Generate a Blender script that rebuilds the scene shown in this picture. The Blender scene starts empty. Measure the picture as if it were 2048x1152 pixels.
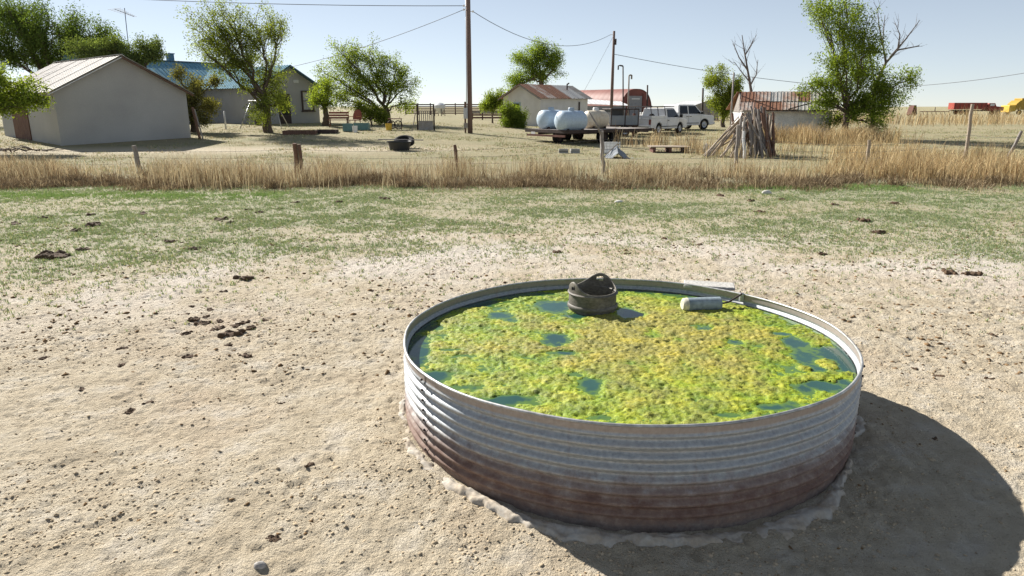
import bpy, math, random
import numpy as np
from mathutils import Vector, Matrix, Euler

random.seed(7)
RNG = np.random.default_rng(11)
sc = bpy.context.scene
col = sc.collection
R_ = math.radians

# ------------------------------------------------------------------ camera
F_PX, HOR, CAM_Z = 1385.0, 213.0, 2.09          # focal length in photo pixels, horizon row, eye height (m)
PITCH = math.atan((576 - HOR) / F_PX)
cam = bpy.data.cameras.new("camera")
cam.sensor_width = 36.0
cam.lens = F_PX / 2048 * 36.0
cam.clip_start, cam.clip_end = 0.05, 20000
camo = bpy.data.objects.new("camera", cam)
col.objects.link(camo)
camo.location = (0, 0, CAM_Z)
camo.rotation_euler = (math.pi / 2 - PITCH, 0, 0)
sc.camera = camo

# ------------------------------------------------------------------ world + sun
SUN_EL, SUN_AZ = R_(33.0), R_(-45.0)            # azimuth from +Y, negative = to the left
w = bpy.data.worlds.new("World")
sc.world = w
w.use_nodes = True
nt = w.node_tree
sky = nt.nodes.new("ShaderNodeTexSky")
sky.sky_type = 'NISHITA'
sky.sun_disc = False
sky.sun_elevation = SUN_EL
sky.sun_rotation = SUN_AZ
sky.altitude = 900
sky.air_density = 0.65
sky.dust_density = 0.05
sky.ozone_density = 1.2
gm = nt.nodes.new("ShaderNodeGamma"); gm.inputs[1].default_value = 0.65      # even, hazy sky
hs = nt.nodes.new("ShaderNodeHueSaturation"); hs.inputs["Saturation"].default_value = 0.72
nt.links.new(sky.outputs[0], gm.inputs[0]); nt.links.new(gm.outputs[0], hs.inputs["Color"])
nt.links.new(hs.outputs[0], nt.nodes["Background"].inputs[0])
nt.nodes["Background"].inputs[1].default_value = 0.105
sun = bpy.data.lights.new("sun", 'SUN')
sun.energy = 4.9
sun.angle = R_(0.55)
sun.color = (1.0, 0.95, 0.88)
suno = bpy.data.objects.new("sun", sun)
col.objects.link(suno)
sd = Vector((math.sin(SUN_AZ) * math.cos(SUN_EL), math.cos(SUN_AZ) * math.cos(SUN_EL), math.sin(SUN_EL)))
suno.rotation_euler = sd.to_track_quat('Z', 'Y').to_euler()
suno.location = sd * 60
sc.view_settings.view_transform = 'Standard'
sc.view_settings.look = 'None'
sc.view_settings.gamma = 1
sc.view_settings.exposure = 1.17
sc.view_settings.use_curve_mapping = False

# ------------------------------------------------------------------ noise + terrain
_P = np.random.default_rng(3).random((256, 256))
def vn(x, y, seed=0):
    x = np.asarray(x, float) + seed * 17.31; y = np.asarray(y, float) + seed * 9.77
    xi = np.floor(x).astype(np.int64); yi = np.floor(y).astype(np.int64)
    fx = x - xi; fy = y - yi
    fx = fx * fx * (3 - 2 * fx); fy = fy * fy * (3 - 2 * fy)
    a = _P[xi % 256, yi % 256]; b = _P[(xi + 1) % 256, yi % 256]
    c = _P[xi % 256, (yi + 1) % 256]; d = _P[(xi + 1) % 256, (yi + 1) % 256]
    return (a * (1 - fx) + b * fx) * (1 - fy) + (c * (1 - fx) + d * fx) * fy
def fbm(x, y, oct=4, seed=0):
    s, amp, tot = 0, 1.0, 0
    ca, sa = math.cos(0.6), math.sin(0.6)
    x = np.asarray(x, float); y = np.asarray(y, float)
    for i in range(oct):
        s = s + amp * vn(x, y, seed + i); tot += amp; amp *= 0.5
        x, y = (ca * x - sa * y) * 2.03, (sa * x + ca * y) * 2.03
    return s / tot
def sst(a, b, x):
    t = np.clip((np.asarray(x, float) - a) / (b - a), 0, 1)
    return t * t * (3 - 2 * t)
def macro(x, y):
    A = 0.9 + (0.42 - 0.9) * sst(-8, 8, x)
    x = np.asarray(x, float); y = np.asarray(y, float)
    return A * sst(19, 54, y) - .055 * np.exp(-((x - 1.0) / 1.5) ** 2 - ((y - 2.75) / .85) ** 2)   # worn dip in front of the tank
TX, TY, TR, TH = 0.78, 4.67, 1.525, 0.55        # stock tank centre, radius, height
def micro(x, y):
    near = 1 - sst(9, 17, y)
    m = 0.030 * (fbm(x * 1.7, y * 1.7, 3, 1) - .5) + near * (0.013 * (fbm(x * 6, y * 6, 3, 5) - .5)
        + 0.009 * (np.abs(fbm(x * 17, y * 17, 2, 9) - .5) * 2 - .3) + 0.014 * (vn(x * 24, y * 24, 4) - .5)
        - 0.011 * sst(.58, .80, vn(x * 19, y * 19, 41)) * sst(.40, .58, fbm(x * 1.6, y * 1.6, 3, 13)) - 0.012 * sst(.62, .85, fbm(x * 8 + 3, y * 8, 2, 43)) * sst(.42, .6, fbm(x * .9, y * .9, 2, 19)))
    # trampled hollow and a soil lip round the tank
    r = np.hypot(np.asarray(x) - TX, np.asarray(y) - TY)
    m = m + 0.022 * np.exp(-((r - TR - .16) / .14) ** 2) * (0.3 + 1.2 * vn(x * 4, y * 4, 8))
    return m
def gz(x, y):
    return float(macro(x, y))

def ray(u, v):
    c, s = math.cos(PITCH), math.sin(PITCH)
    a = (u - 1024) / F_PX; b = (576 - v) / F_PX
    return Vector((a, c + b * s, -s + b * c))
def P(u, v, D):                                   # point seen at (u,v), D metres out
    d = ray(u, v); t = D / d.y
    return Vector((d.x * t, D, CAM_Z + d.z * t))
def PZ(u, v, z):                                  # point seen at (u,v) on the level z
    d = ray(u, v); t = (z - CAM_Z) / d.z
    return Vector((d.x * t, d.y * t, z))
def G(u, v):                                      # ground point seen at (u,v)
    z = 0.0
    for _ in range(40):
        p = PZ(u, v, z); z = z * .5 + .5 * gz(p.x, p.y)
    return Vector((p.x, p.y, gz(p.x, p.y)))
def GD(u, D):                                     # ground point in column u, D metres out
    x = P(u, 240, D).x
    return Vector((x, D, gz(x, D)))

# ------------------------------------------------------------------ materials
def new_mat(name):
    m = bpy.data.materials.new(name); m.use_nodes = True
    return m, m.node_tree, m.node_tree.nodes, m.node_tree.nodes["Principled BSDF"]
def N(nt, t, **kw):
    n = nt.nodes.new("ShaderNode" + t)
    for k, v in kw.items():
        if k in n.inputs: n.inputs[k].default_value = v
        else: setattr(n, k, v)
    return n
def L(nt, a, b): nt.links.new(a, b)
def ramp(nt, src, stops):
    r = N(nt, "ValToRGB"); cr = r.color_ramp
    while len(cr.elements) < len(stops): cr.elements.new(0.5)
    for e, (p, c) in zip(cr.elements, stops):
        e.position = p; e.color = (*c, 1) if len(c) == 3 else c
    if src is not None: L(nt, src, r.inputs[0])
    return r
def mixc(nt, fac, a, b, mode='MIX'):
    m = N(nt, "Mix", data_type='RGBA', blend_type=mode)
    for sock, val in ((m.inputs[0], fac), (m.inputs[6], a), (m.inputs[7], b)):
        if hasattr(val, "links"): L(nt, val, sock)
        elif isinstance(val, (int, float)): sock.default_value = val
        else: sock.default_value = (*val, 1)
    return m.outputs[2]
def noise(nt, vec, scale, detail=4, rough=.55):
    n = N(nt, "TexNoise"); n.inputs["Scale"].default_value = scale
    n.inputs["Detail"].default_value = detail; n.inputs["Roughness"].default_value = rough
    if vec is not None: L(nt, vec, n.inputs["Vector"])
    return n.outputs["Fac"]
def mapping(nt, src, scale=(1, 1, 1), rot=(0, 0, 0)):
    mp = N(nt, "Mapping"); L(nt, src, mp.inputs[0])
    mp.inputs["Scale"].default_value = scale; mp.inputs["Rotation"].default_value = rot
    return mp.outputs[0]
def bump(nt, h, strength, dist, bsdf):
    b = N(nt, "Bump"); b.inputs["Strength"].default_value = strength; b.inputs["Distance"].default_value = dist
    L(nt, h, b.inputs["Height"]); L(nt, b.outputs[0], bsdf.inputs["Normal"])
def tone(name, c1, c2, scale=3, rough=.8, bstr=.3, bdist=.01, metal=0, fine=25, mscale=(1, 1, 1), spec=.3, fine_amt=.35):
    """two-tone mottled surface with fine grain and relief, in object space"""
    m, nt, nd, b = new_mat(name)
    tc = N(nt, "TexCoord").outputs["Object"]
    v = mapping(nt, tc, mscale)
    a = ramp(nt, noise(nt, v, scale), [(.32, c1), (.68, c2)]).outputs[0]
    f = noise(nt, v, fine, 5)
    g = ramp(nt, f, [(.3, (1 - fine_amt,) * 3), (.7, (1 + fine_amt * .5,) * 3)]).outputs[0]
    L(nt, mixc(nt, 1.0, a, g, 'MULTIPLY'), b.inputs["Base Color"])
    b.inputs["Roughness"].default_value = rough; b.inputs["Metallic"].default_value = metal
    b.inputs["Specular IOR Level"].default_value = spec
    if bstr: bump(nt, f, bstr, bdist, b)
    return m
def plain(name, c, rough=.5, metal=0, spec=.5):
    return tone(name, tuple(x * .85 for x in c), tuple(min(1, x * 1.1) for x in c), 2.5, rough, .05, .004, metal, 30, spec=spec, fine_amt=.15)
def leafmat(name, c, trans=.45, tt=(1.5, 1.45, .55)):
    m, nt, nd, b = new_mat(name)
    nd.remove(b)
    at = N(nt, "Attribute", attribute_name="tint")
    cc = mixc(nt, 1.0, c, at.outputs["Color"], 'MULTIPLY')
    d = N(nt, "BsdfDiffuse"); t = N(nt, "BsdfTranslucent"); mx = N(nt, "MixShader")
    mx.inputs[0].default_value = trans
    L(nt, cc, d.inputs[0])
    L(nt, mixc(nt, 1.0, cc, tt, 'MULTIPLY'), t.inputs[0])
    L(nt, d.outputs[0], mx.inputs[1]); L(nt, t.outputs[0], mx.inputs[2])
    L(nt, mx.outputs[0], nd["Material Output"].inputs[0])
    return m
def rustmat(name, metalc, rustc, rustc2, cover, scale=1.5, mscale=(1, 1, 1), rough=.6, metal=.3):
    m, nt, nd, b = new_mat(name)
    tc = N(nt, "TexCoord").outputs["Object"]
    v = mapping(nt, tc, mscale)
    n1 = noise(nt, v, scale, 6, .65); n2 = noise(nt, v, scale * 9, 4)
    rc = ramp(nt, n2, [(.3, rustc), (.7, rustc2)]).outputs[0]
    f = ramp(nt, n1, [(max(0, cover - .10), (0, 0, 0)), (cover + .10, (1, 1, 1))])
    mc = ramp(nt, n2, [(.3, tuple(x * .8 for x in metalc)), (.7, metalc)]).outputs[0]
    L(nt, mixc(nt, f.outputs[0], rc, mc), b.inputs["Base Color"])
    mt = N(nt, "Math", operation='MULTIPLY'); L(nt, f.outputs[0], mt.inputs[0]); mt.inputs[1].default_value = metal
    L(nt, mt.outputs[0], b.inputs["Metallic"])
    b.inputs["Roughness"].default_value = rough
    bump(nt, n2, .25, .006, b)
    return m

M = {}
M['stucco'] = tone('stucco', (.36, .35, .33), (.44, .43, .40), .45, .95, .3, .008, 0, 22, fine_amt=.10)
M['stucco_house'] = tone('stucco_house', (.36, .35, .335), (.42, .41, .395), .8, .95, .3, .01, 0, 40, fine_amt=.12)
M['whitewash'] = tone('whitewash', (.52, .53, .53), (.70, .70, .68), 1.6, .9, .4, .02, 0, 18, fine_amt=.25)
M['white_siding'] = tone('white_siding', (.58, .56, .52), (.68, .66, .62), 1.2, .8, .2, .01, 0, 30, fine_amt=.12)
M['tin_grey'] = rustmat('tin_grey', (.34, .33, .31), (.19, .15, .115), (.27, .235, .20), .50, 1.3, (1, 3, 1), .75, .0)
M['tin_rust'] = rustmat('tin_rust', (.5, .45, .4), (.17, .07, .035), (.33, .16, .09), .72, 1.2, (1, 1, 1), .75, .2)
M['tin_rust2'] = rustmat('tin_rust2', (.58, .52, .46), (.22, .10, .06), (.42, .25, .17), .5, 1.2, (1, 1, 1), .7, .25)
M['tin_pale'] = rustmat('tin_pale', (.6, .58, .54), (.3, .18, .12), (.45, .36, .3), .36, 1.2, (1, 1, 1), .6, .3)
M['blue_tin'] = tone('blue_tin', (.15, .29, .36), (.20, .35, .42), 1.5, .85, .05, .004, 0, 10, fine_amt=.15, spec=.04)
M['blue_trim'] = plain('blue_trim', (.05, .12, .19), .5)
M['red_tin'] = tone('red_tin', (.20, .075, .058), (.28, .12, .095), .35, .6, .1, .01, 0, 12, fine_amt=.15)
M['red_dark'] = tone('red_dark', (.17, .055, .045), (.22, .075, .06), .5, .65, .1, .01, 0, 12, fine_amt=.15)
M['grey_door'] = plain('grey_door', (.26, .26, .27), .7)
M['brown_trim'] = plain('brown_trim', (.055, .035, .028), .7)
M['glass'] = plain('glass', (.012, .015, .018), .18, 0, .35)
M['curtain'] = plain('curtain', (.45, .45, .43), .9)
M['wood_grey'] = tone('wood_grey', (.20, .175, .155), (.37, .335, .305), 3, .9, .5, .02, 0, 30, (6, 6, .7), fine_amt=.4)
M['wood_pale'] = tone('wood_pale', (.34, .27, .20), (.45, .38, .30), 3, .9, .5, .02, 0, 30, (6, 6, .7), fine_amt=.4)
M['wood_brown'] = tone('wood_brown', (.13, .07, .05), (.22, .13, .09), 3, .9, .5, .02, 0, 30, (6, 6, .7), fine_amt=.4)
M['pole_wood'] = tone('pole_wood', (.14, .09, .075), (.22, .155, .13), 2, .9, .4, .02, 0, 30, (8, 8, .5), fine_amt=.35)
M['bark'] = tone('bark', (.085, .06, .045), (.17, .13, .10), 5, .95, .8, .03, 0, 22, (4, 4, 1), fine_amt=.5)
M['bark_dead'] = tone('bark_dead', (.12, .10, .09), (.22, .19, .17), 5, .95, .6, .03, 0, 22, (4, 4, 1), fine_amt=.4)
M['concrete'] = tone('concrete', (.36, .35, .325), (.48, .465, .43), 4, .95, .7, .012, 0, 40, fine_amt=.35)
M['black_plastic'] = plain('black_plastic', (.018, .019, .02), .5)
M['rubber'] = plain('rubber', (.017, .016, .016), .85, 0, .2)
M['dark_steel'] = tone('dark_steel', (.035, .026, .024), (.075, .05, .042), 4, .7, .2, .01, 0, 30)
M['steel'] = plain('steel', (.42, .43, .44), .4, .6)
M['wire'] = plain('wire', (.10, .10, .11), .6, .3)
M['white_paint'] = tone('white_paint', (.66, .66, .65), (.74, .74, .73), 1.5, .32, 0, 0, 0, 20, fine_amt=.06, spec=.5)
M['white_old'] = tone('white_old', (.58, .58, .57), (.70, .70, .69), 2.5, .45, 0, 0, 0, 20, fine_amt=.12, spec=.4)
M['blue_panel'] = plain('blue_panel', (.34, .42, .50), .45)
M['tank_white'] = rustmat('tank_white', (.46, .57, .67), (.36, .34, .33), (.5, .52, .54), .30, 1.3, (1, 1, 1), .45, 0)
M['tank_cream'] = rustmat('tank_cream', (.66, .58, .44), (.36, .22, .11), (.5, .38, .24), .36, 1.3, (1, 1, 1), .5, 0)
M['teal'] = plain('teal', (.12, .22, .21), .7)
M['yellow'] = plain('yellow', (.62, .40, .04), .5)
M['combine_yellow'] = tone('combine_yellow', (.36, .235, .03), (.44, .29, .04), .6, .5, 0, 0, 0, 10)
M['truck_red'] = tone('truck_red', (.27, .045, .03), (.34, .07, .045), .5, .5, 0, 0, 0, 10)
M['red_faded'] = plain('red_faded', (.30, .095, .065), .7)
M['brown_steel'] = tone('brown_steel', (.11, .045, .035), (.17, .08, .06), 2, .8, .2, .01, 0, 20)
M['tarp'] = plain('tarp', (.21, .235, .26), .8)
M['orange_trim'] = plain('orange_trim', (.42, .16, .04), .6)
M['leaf_elm'] = leafmat('leaf_elm', (.15, .19, .05), .5)
M['leaf_bright'] = leafmat('leaf_bright', (.16, .215, .045), .52)
M['leaf_dark'] = leafmat('leaf_dark', (.095, .13, .045), .4)
M['leaf_cedar'] = leafmat('leaf_cedar', (.145, .145, .06), .35)
M['grass_dry'] = leafmat('grass_dry', (.46, .395, .27), .2, (1.1, 1.05, .95))
M['grass_short'] = leafmat('grass_short', (.24, .25, .15), .25, (1.1, 1.15, .8))

# ------------------------------------------------------------------ mesh helpers
def mesh_np(name, V, F, mat=None, parent=None, tint=None, smooth=False):
    V = np.ascontiguousarray(V, dtype=np.float32); F = np.ascontiguousarray(F, dtype=np.int32)
    me = bpy.data.meshes.new(name)
    n, k = F.shape
    me.vertices.add(len(V)); me.vertices.foreach_set("co", V.ravel())
    me.loops.add(n * k); me.loops.foreach_set("vertex_index", F.ravel())
    me.polygons.add(n)
    me.polygons.foreach_set("loop_start", np.arange(0, n * k, k, dtype=np.int32))
    me.polygons.foreach_set("loop_total", np.full(n, k, dtype=np.int32))
    me.update(calc_edges=True)
    if smooth: me.polygons.foreach_set("use_smooth", np.ones(n, dtype=bool))
    if tint is not None:
        a = me.color_attributes.new("tint", 'FLOAT_COLOR', 'POINT')
        t = np.ones((len(V), 4), np.float32); t[:, :3] = tint
        a.data.foreach_set("color", t.ravel())
    me.validate()
    o = bpy.data.objects.new(name, me); col.objects.link(o)
    if mat: me.materials.append(mat)
    if parent: o.parent = parent
    return o
def tag(o, label=None, cat=None, group=None, kind=None):
    if label: o["label"] = label
    if cat: o["category"] = cat
    if group: o["group"] = group
    if kind: o["kind"] = kind
    return o
def thing(name, label, cat, loc=(0, 0, 0), rz=0, group=None):
    o = bpy.data.objects.new(name, None); col.objects.link(o)
    o.empty_display_size = .2
    o.location = loc; o.rotation_euler = (0, 0, rz)
    return tag(o, label, cat, group)

class MB:
    def __init__(s): s.v = []; s.f = []
    def add(s, vs, fs):
        b = len(s.v); s.v += [tuple(p) for p in vs]; s.f += [tuple(i + b for i in f) for f in fs]; return s
    def box(s, c, d, rot=None):
        hx, hy, hz = d[0] / 2, d[1] / 2, d[2] / 2
        pts = [Vector((x, y, z)) for z in (-hz, hz) for x, y in ((-hx, -hy), (hx, -hy), (hx, hy), (-hx, hy))]
        if rot is not None:
            m = rot if isinstance(rot, Matrix) else Euler(rot).to_matrix()
            pts = [m @ p for p in pts]
        c = Vector(c)
        return s.add([p + c for p in pts], [(3, 2, 1, 0), (4, 5, 6, 7), (0, 1, 5, 4), (1, 2, 6, 5), (2, 3, 7, 6), (3, 0, 4, 7)])
    def bar(s, a, b, wdt, hgt, up=(0, 0, 1)):
        a, b = Vector(a), Vector(b); d = b - a; l = d.length
        z = d.normalized(); x = Vector(up).cross(z)
        if x.length < 1e-4: x = Vector((1, 0, 0))
        x.normalize(); y = z.cross(x)
        m = Matrix((x, y, z)).transposed()
        return s.box((a + b) / 2, (wdt, hgt, l), m)
    def tube(s, pts, rad, n=8, cap=True):
        pts = [Vector(p) for p in pts]
        if not hasattr(rad, '__len__'): rad = [rad] * len(pts)
        rings = []; px = None
        for i, p in enumerate(pts):
            d = (pts[min(i + 1, len(pts) - 1)] - pts[max(i - 1, 0)])
            if d.length < 1e-9: d = Vector((0, 0, 1))
            d.normalize()
            if px is None:
                px = d.orthogonal().normalized()
            else:
                px = px - d * px.dot(d)
                px = px.normalized() if px.length > 1e-6 else d.orthogonal().normalized()
            py = d.cross(px)
            rings.append([p + (px * math.cos(2 * math.pi * k / n) + py * math.sin(2 * math.pi * k / n)) * rad[i] for k in range(n)])
        vs = [q for r in rings for q in r]
        fs = []
        for i in range(len(pts) - 1):
            for k in range(n):
                a = i * n + k; b2 = i * n + (k + 1) % n
                fs.append((a, b2, b2 + n, a + n))
        if cap:
            fs.append(tuple(range(n - 1, -1, -1))); fs.append(tuple((len(pts) - 1) * n + k for k in range(n)))
        return s.add(vs, fs)
    def lathe(s, prof, n=24, c=(0, 0, 0), mat=None, wob=None):
        c = Vector(c); vs = []; fs = []
        for r, z in prof:
            for k in range(n):
                a = 2 * math.pi * k / n
                rr = r * (wob(a, z) if wob else 1)
                p = Vector((rr * math.cos(a), rr * math.sin(a), z))
                vs.append((mat @ p if mat else p) + c)
        for i in range(len(prof) - 1):
            for k in range(n):
                a = i * n + k; b2 = i * n + (k + 1) % n
                fs.append((a, b2, b2 + n, a + n))
        return s.add(vs, fs)
    def prism(s, poly, a, b, frame=None):
        """poly: 2-D outline (x,z); extruded along y from a to b"""
        n = len(poly)
        vs = [Vector((x, a, z)) for x, z in poly] + [Vector((x, b, z)) for x, z in poly]
        if frame: vs = [frame @ v for v in vs]
        return s.add(vs, [tuple(range(n)), tuple(range(2 * n - 1, n - 1, -1))] + [(i, i + n, (i + 1) % n + n, (i + 1) % n) for i in range(n)])
    def quad(s, a, b, c, d, thick=0):
        a, b, c, d = map(Vector, (a, b, c, d))
        if not thick: return s.add([a, b, c, d], [(0, 1, 2, 3)])
        nrm = (b - a).cross(d - a).normalized() * thick
        return s.add([a, b, c, d, a - nrm, b - nrm, c - nrm, d - nrm], [(0, 1, 2, 3), (7, 6, 5, 4), (0, 4, 5, 1), (1, 5, 6, 2), (2, 6, 7, 3), (3, 7, 4, 0)])
    def blob(s, c, r, seed=0, sub=1, jit=.25, flat=1.0):
        rr = random.Random(seed)
        t = (1 + 5 ** .5) / 2
        vs = [Vector(q).normalized() for q in [(-1, t, 0), (1, t, 0), (-1, -t, 0), (1, -t, 0), (0, -1, t), (0, 1, t), (0, -1, -t), (0, 1, -t), (t, 0, -1), (t, 0, 1), (-t, 0, -1), (-t, 0, 1)]]
        fs = [(0, 11, 5), (0, 5, 1), (0, 1, 7), (0, 7, 10), (0, 10, 11), (1, 5, 9), (5, 11, 4), (11, 10, 2), (10, 7, 6), (7, 1, 8), (3, 9, 4), (3, 4, 2), (3, 2, 6), (3, 6, 8), (3, 8, 9), (4, 9, 5), (2, 4, 11), (6, 2, 10), (8, 6, 7), (9, 8, 1)]
        for _ in range(sub - 1):
            mid = {}; nf = []
            def mp(i, j):
                k = (min(i, j), max(i, j))
                if k not in mid: vs.append(((vs[i] + vs[j]) / 2).normalized()); mid[k] = len(vs) - 1
                return mid[k]
            for a, b, c2 in fs:
                ab, bc, ca = mp(a, b), mp(b, c2), mp(c2, a)
                nf += [(a, ab, ca), (b, bc, ab), (c2, ca, bc), (ab, bc, ca)]
            fs = nf
        c = Vector(c)
        out = []
        for p in vs:
            k = 1 + rr.uniform(-jit, jit)
            out.append(c + Vector((p.x * r[0] * k, p.y * r[1] * k, p.z * r[2] * k)))
        return s.add(out, fs)
    def build(s, name, mat, parent=None, smooth=False, bevel=0, auto=None):
        me = bpy.data.meshes.new(name)
        me.from_pydata(s.v, [], s.f); me.update()
        o = bpy.data.objects.new(name, me); col.objects.link(o)
        if mat: me.materials.append(mat)
        if smooth: me.polygons.foreach_set("use_smooth", [True] * len(me.polygons))
        if auto:
            me.polygons.foreach_set("use_smooth", [True] * len(me.polygons))
            try: me.set_sharp_from_angle(angle=auto)
            except Exception: pass
        if parent: o.parent = parent
        if bevel:
            b = o.modifiers.new("bevel", 'BEVEL'); b.width = bevel; b.segments = 2; b.limit_method = 'ANGLE'; b.angle_limit = R_(35)
        return o

def copy_tree(o, parent=None):
    c = o.copy(); col.objects.link(c); c.parent = parent
    for ch in list(o.children): copy_tree(ch, c)
    return c

# ================================================================== GROUND
def spread(lo, hi, d0, growth, limit, d_lo=True):
    xs = [lo]
    while xs[-1] < hi: xs.append(xs[-1] + d0)
    st = d0; up = [xs[-1]]
    while up[-1] < limit: st *= growth; up.append(up[-1] + st)
    return xs, up[1:]
def axis_x():
    c, up = spread(-5.0, 6.0, .02, 1.06, 6000)
    st = .02; dn = [c[0]]
    while dn[-1] > -6000: st *= 1.06; dn.append(dn[-1] - st)
    return np.array(dn[1:][::-1] + c + up)
def axis_y():
    c = list(np.arange(2.2, 7.2, .02)); st = .02
    while c[-1] < 22: st *= 1.012; c.append(c[-1] + st)
    while c[-1] < 9000: st *= 1.07; c.append(c[-1] + st)
    st = .02; dn = [c[0]]
    while dn[-1] > -400: st *= 1.25; dn.append(dn[-1] - st)
    return np.array(dn[1:][::-1] + c)
gx, gy = axis_x(), axis_y()
XX, YY = np.meshgrid(gx, gy)
dx = np.gradient(gx)[None, :]; dy = np.gradient(gy)[:, None]
fade = 1 - sst(.03, .12, np.maximum(dx, dy * .6))
ZZ = macro(XX, YY) + micro(XX, YY) * fade
nx, ny = len(gx), len(gy)
idx = np.arange(nx * ny).reshape(ny, nx)
Fq = np.stack([idx[:-1, :-1], idx[:-1, 1:], idx[1:, 1:], idx[1:, :-1]], -1).reshape(-1, 4)
def green_w(x, y):
    x = np.asarray(x, float); y = np.asarray(y, float)
    d0 = 11.0 - .60 * np.maximum(0, -x - .5) - .30 * np.maximum(0, x - 2) + 2.6 * (fbm(x * .5, y * .5, 3, 20) - .5)
    g = sst(-2.2, 2.6, y - d0) * (1 - sst(20, 23, y)) * (.35 + .65 * sst(.35, .62, fbm(x * .45, y * .8, 3, 31)))
    g = np.maximum(g, .9 * np.exp(-((y - 16.7) / .7) ** 2) * sst(5.0, 6.5, -x) * sst(.3, .5, fbm(x, y, 2, 7)))
    g = np.maximum(g, 1.0 * np.exp(-((y - 18.4) / .8) ** 2) * sst(5.2, 6.5, x) * (1 - sst(9.6, 12, x)))
    return g
def straw_w(x, y):
    d0 = 11.5 - .4 * np.maximum(0, -np.asarray(x) - .5) - .2 * np.maximum(0, np.asarray(x) - 2)
    s = .55 * sst(0, 4, y - d0) + .45 * sst(16.5, 19, y)
    lane = np.exp(-((np.asarray(y) - 31 - .08 * (np.asarray(x) + 12)) / 1.6) ** 2) * (1 - sst(-6, 2, x))
    return np.clip(s - .75 * lane, 0, 1)
def pale_w(x, y):
    d0 = 10.2 - .40 * np.maximum(0, -np.asarray(x)) - .2 * np.maximum(0, np.asarray(x) - 2)
    return np.exp(-((np.asarray(y) - d0) / 1.7) ** 2) * sst(.35, .65, fbm(np.asarray(x) * .9, np.asarray(y) * .9, 3, 44))
cz = np.stack([green_w(XX, YY), straw_w(XX, YY), pale_w(XX, YY)], -1).reshape(-1, 3)
def ground_mat():
    m, nt, nd, b = new_mat('ground_soil')
    pos = N(nt, "NewGeometry").outputs["Position"]
    at = N(nt, "Attribute", attribute_name="tint")
    sp = N(nt, "SeparateColor"); L(nt, at.outputs["Color"], sp.inputs[0])
    n_big = noise(nt, pos, .55, 5, .6)
    n_mid = noise(nt, pos, 3.2, 6, .65)
    n_fin = noise(nt, pos, 26, 5, .7)
    n_spk = noise(nt, pos, 62, 5, .7)
    dirt = ramp(nt, n_mid, [(.28, (.42, .350, .245)), (.48, (.52, .445, .325)), (.70, (.63, .56, .44))]).outputs[0]
    red = ramp(nt, n_big, [(.52, (0, 0, 0)), (.68, (.45, .45, .45))]).outputs[0]
    dirt = mixc(nt, red, dirt, (.47, .36, .255))
    # pale salty crust
    pal = N(nt, "Math", operation='MULTIPLY_ADD'); L(nt, sp.outputs[2], pal.inputs[0]); pal.inputs[1].default_value = .75
    pr = ramp(nt, n_mid, [(.54, (0, 0, 0)), (.72, (.6, .6, .6))]).outputs[0]
    L(nt, pr, pal.inputs[2])
    dirt = mixc(nt, pal.outputs[0], dirt, (.66, .60, .53))
    speck = ramp(nt, n_spk, [(.28, (.40, .37, .34)), (.43, (1, 1, 1))]).outputs[0]
    dirt = mixc(nt, .8, dirt, speck, 'MULTIPLY')
    # straw
    stw = ramp(nt, n_fin, [(.3, (.21, .175, .10)), (.55, (.33, .285, .175)), (.75, (.43, .38, .25))]).outputs[0]
    n_patch = noise(nt, mapping(nt, pos, (.22, .75, 1)), 1.0, 6, .68)
    stw = mixc(nt, ramp(nt, n_patch, [(.42, (0, 0, 0)), (.62, (.85, .85, .85))]).outputs[0], stw, (.23, .225, .125))
    t = N(nt, "Math", operation='MULTIPLY_ADD'); L(nt, n_mid, t.inputs[0]); t.inputs[1].default_value = 1.2; t.inputs[2].default_value = -.6
    a = N(nt, "Math", operation='ADD', use_clamp=True); L(nt, sp.outputs[1], a.inputs[0]); L(nt, t.outputs[0], a.inputs[1])
    c1 = mixc(nt, a.outputs[0], dirt, stw)
    # green film of sprouting grass
    t2 = N(nt, "Math", operation='MULTIPLY_ADD'); L(nt, n_fin, t2.inputs[0]); t2.inputs[1].default_value = 1.6; t2.inputs[2].default_value = -.95
    a2 = N(nt, "Math", operation='ADD', use_clamp=True); L(nt, sp.outputs[0], a2.inputs[0]); L(nt, t2.outputs[0], a2.inputs[1])
    gg = ramp(nt, n_mid, [(.3, (.255, .285, .19)), (.7, (.37, .38, .265))]).outputs[0]
    a3 = N(nt, "Math", operation='MULTIPLY'); L(nt, a2.outputs[0], a3.inputs[0]); a3.inputs[1].default_value = .55
    c2 = mixc(nt, a3.outputs[0], c1, gg)
    L(nt, c2, b.inputs["Base Color"])
    b.inputs["Roughness"].default_value = .95; b.inputs["Specular IOR Level"].default_value = .15
    h = N(nt, "Math", operation='ADD'); L(nt, n_fin, h.inputs[0])
    h2 = N(nt, "Math", operation='MULTIPLY'); L(nt, n_spk, h2.inputs[0]); h2.inputs[1].default_value = .5
    L(nt, h2.outputs[0], h.inputs[1])
    bump(nt, h.outputs[0], 1.0, .05, b)
    return m
M['ground'] = ground_mat()
ground = mesh_np('ground', np.stack([XX, YY, ZZ], -1).reshape(-1, 3), Fq, M['ground'], None, cz, True)
tag(ground, kind='structure')

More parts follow.
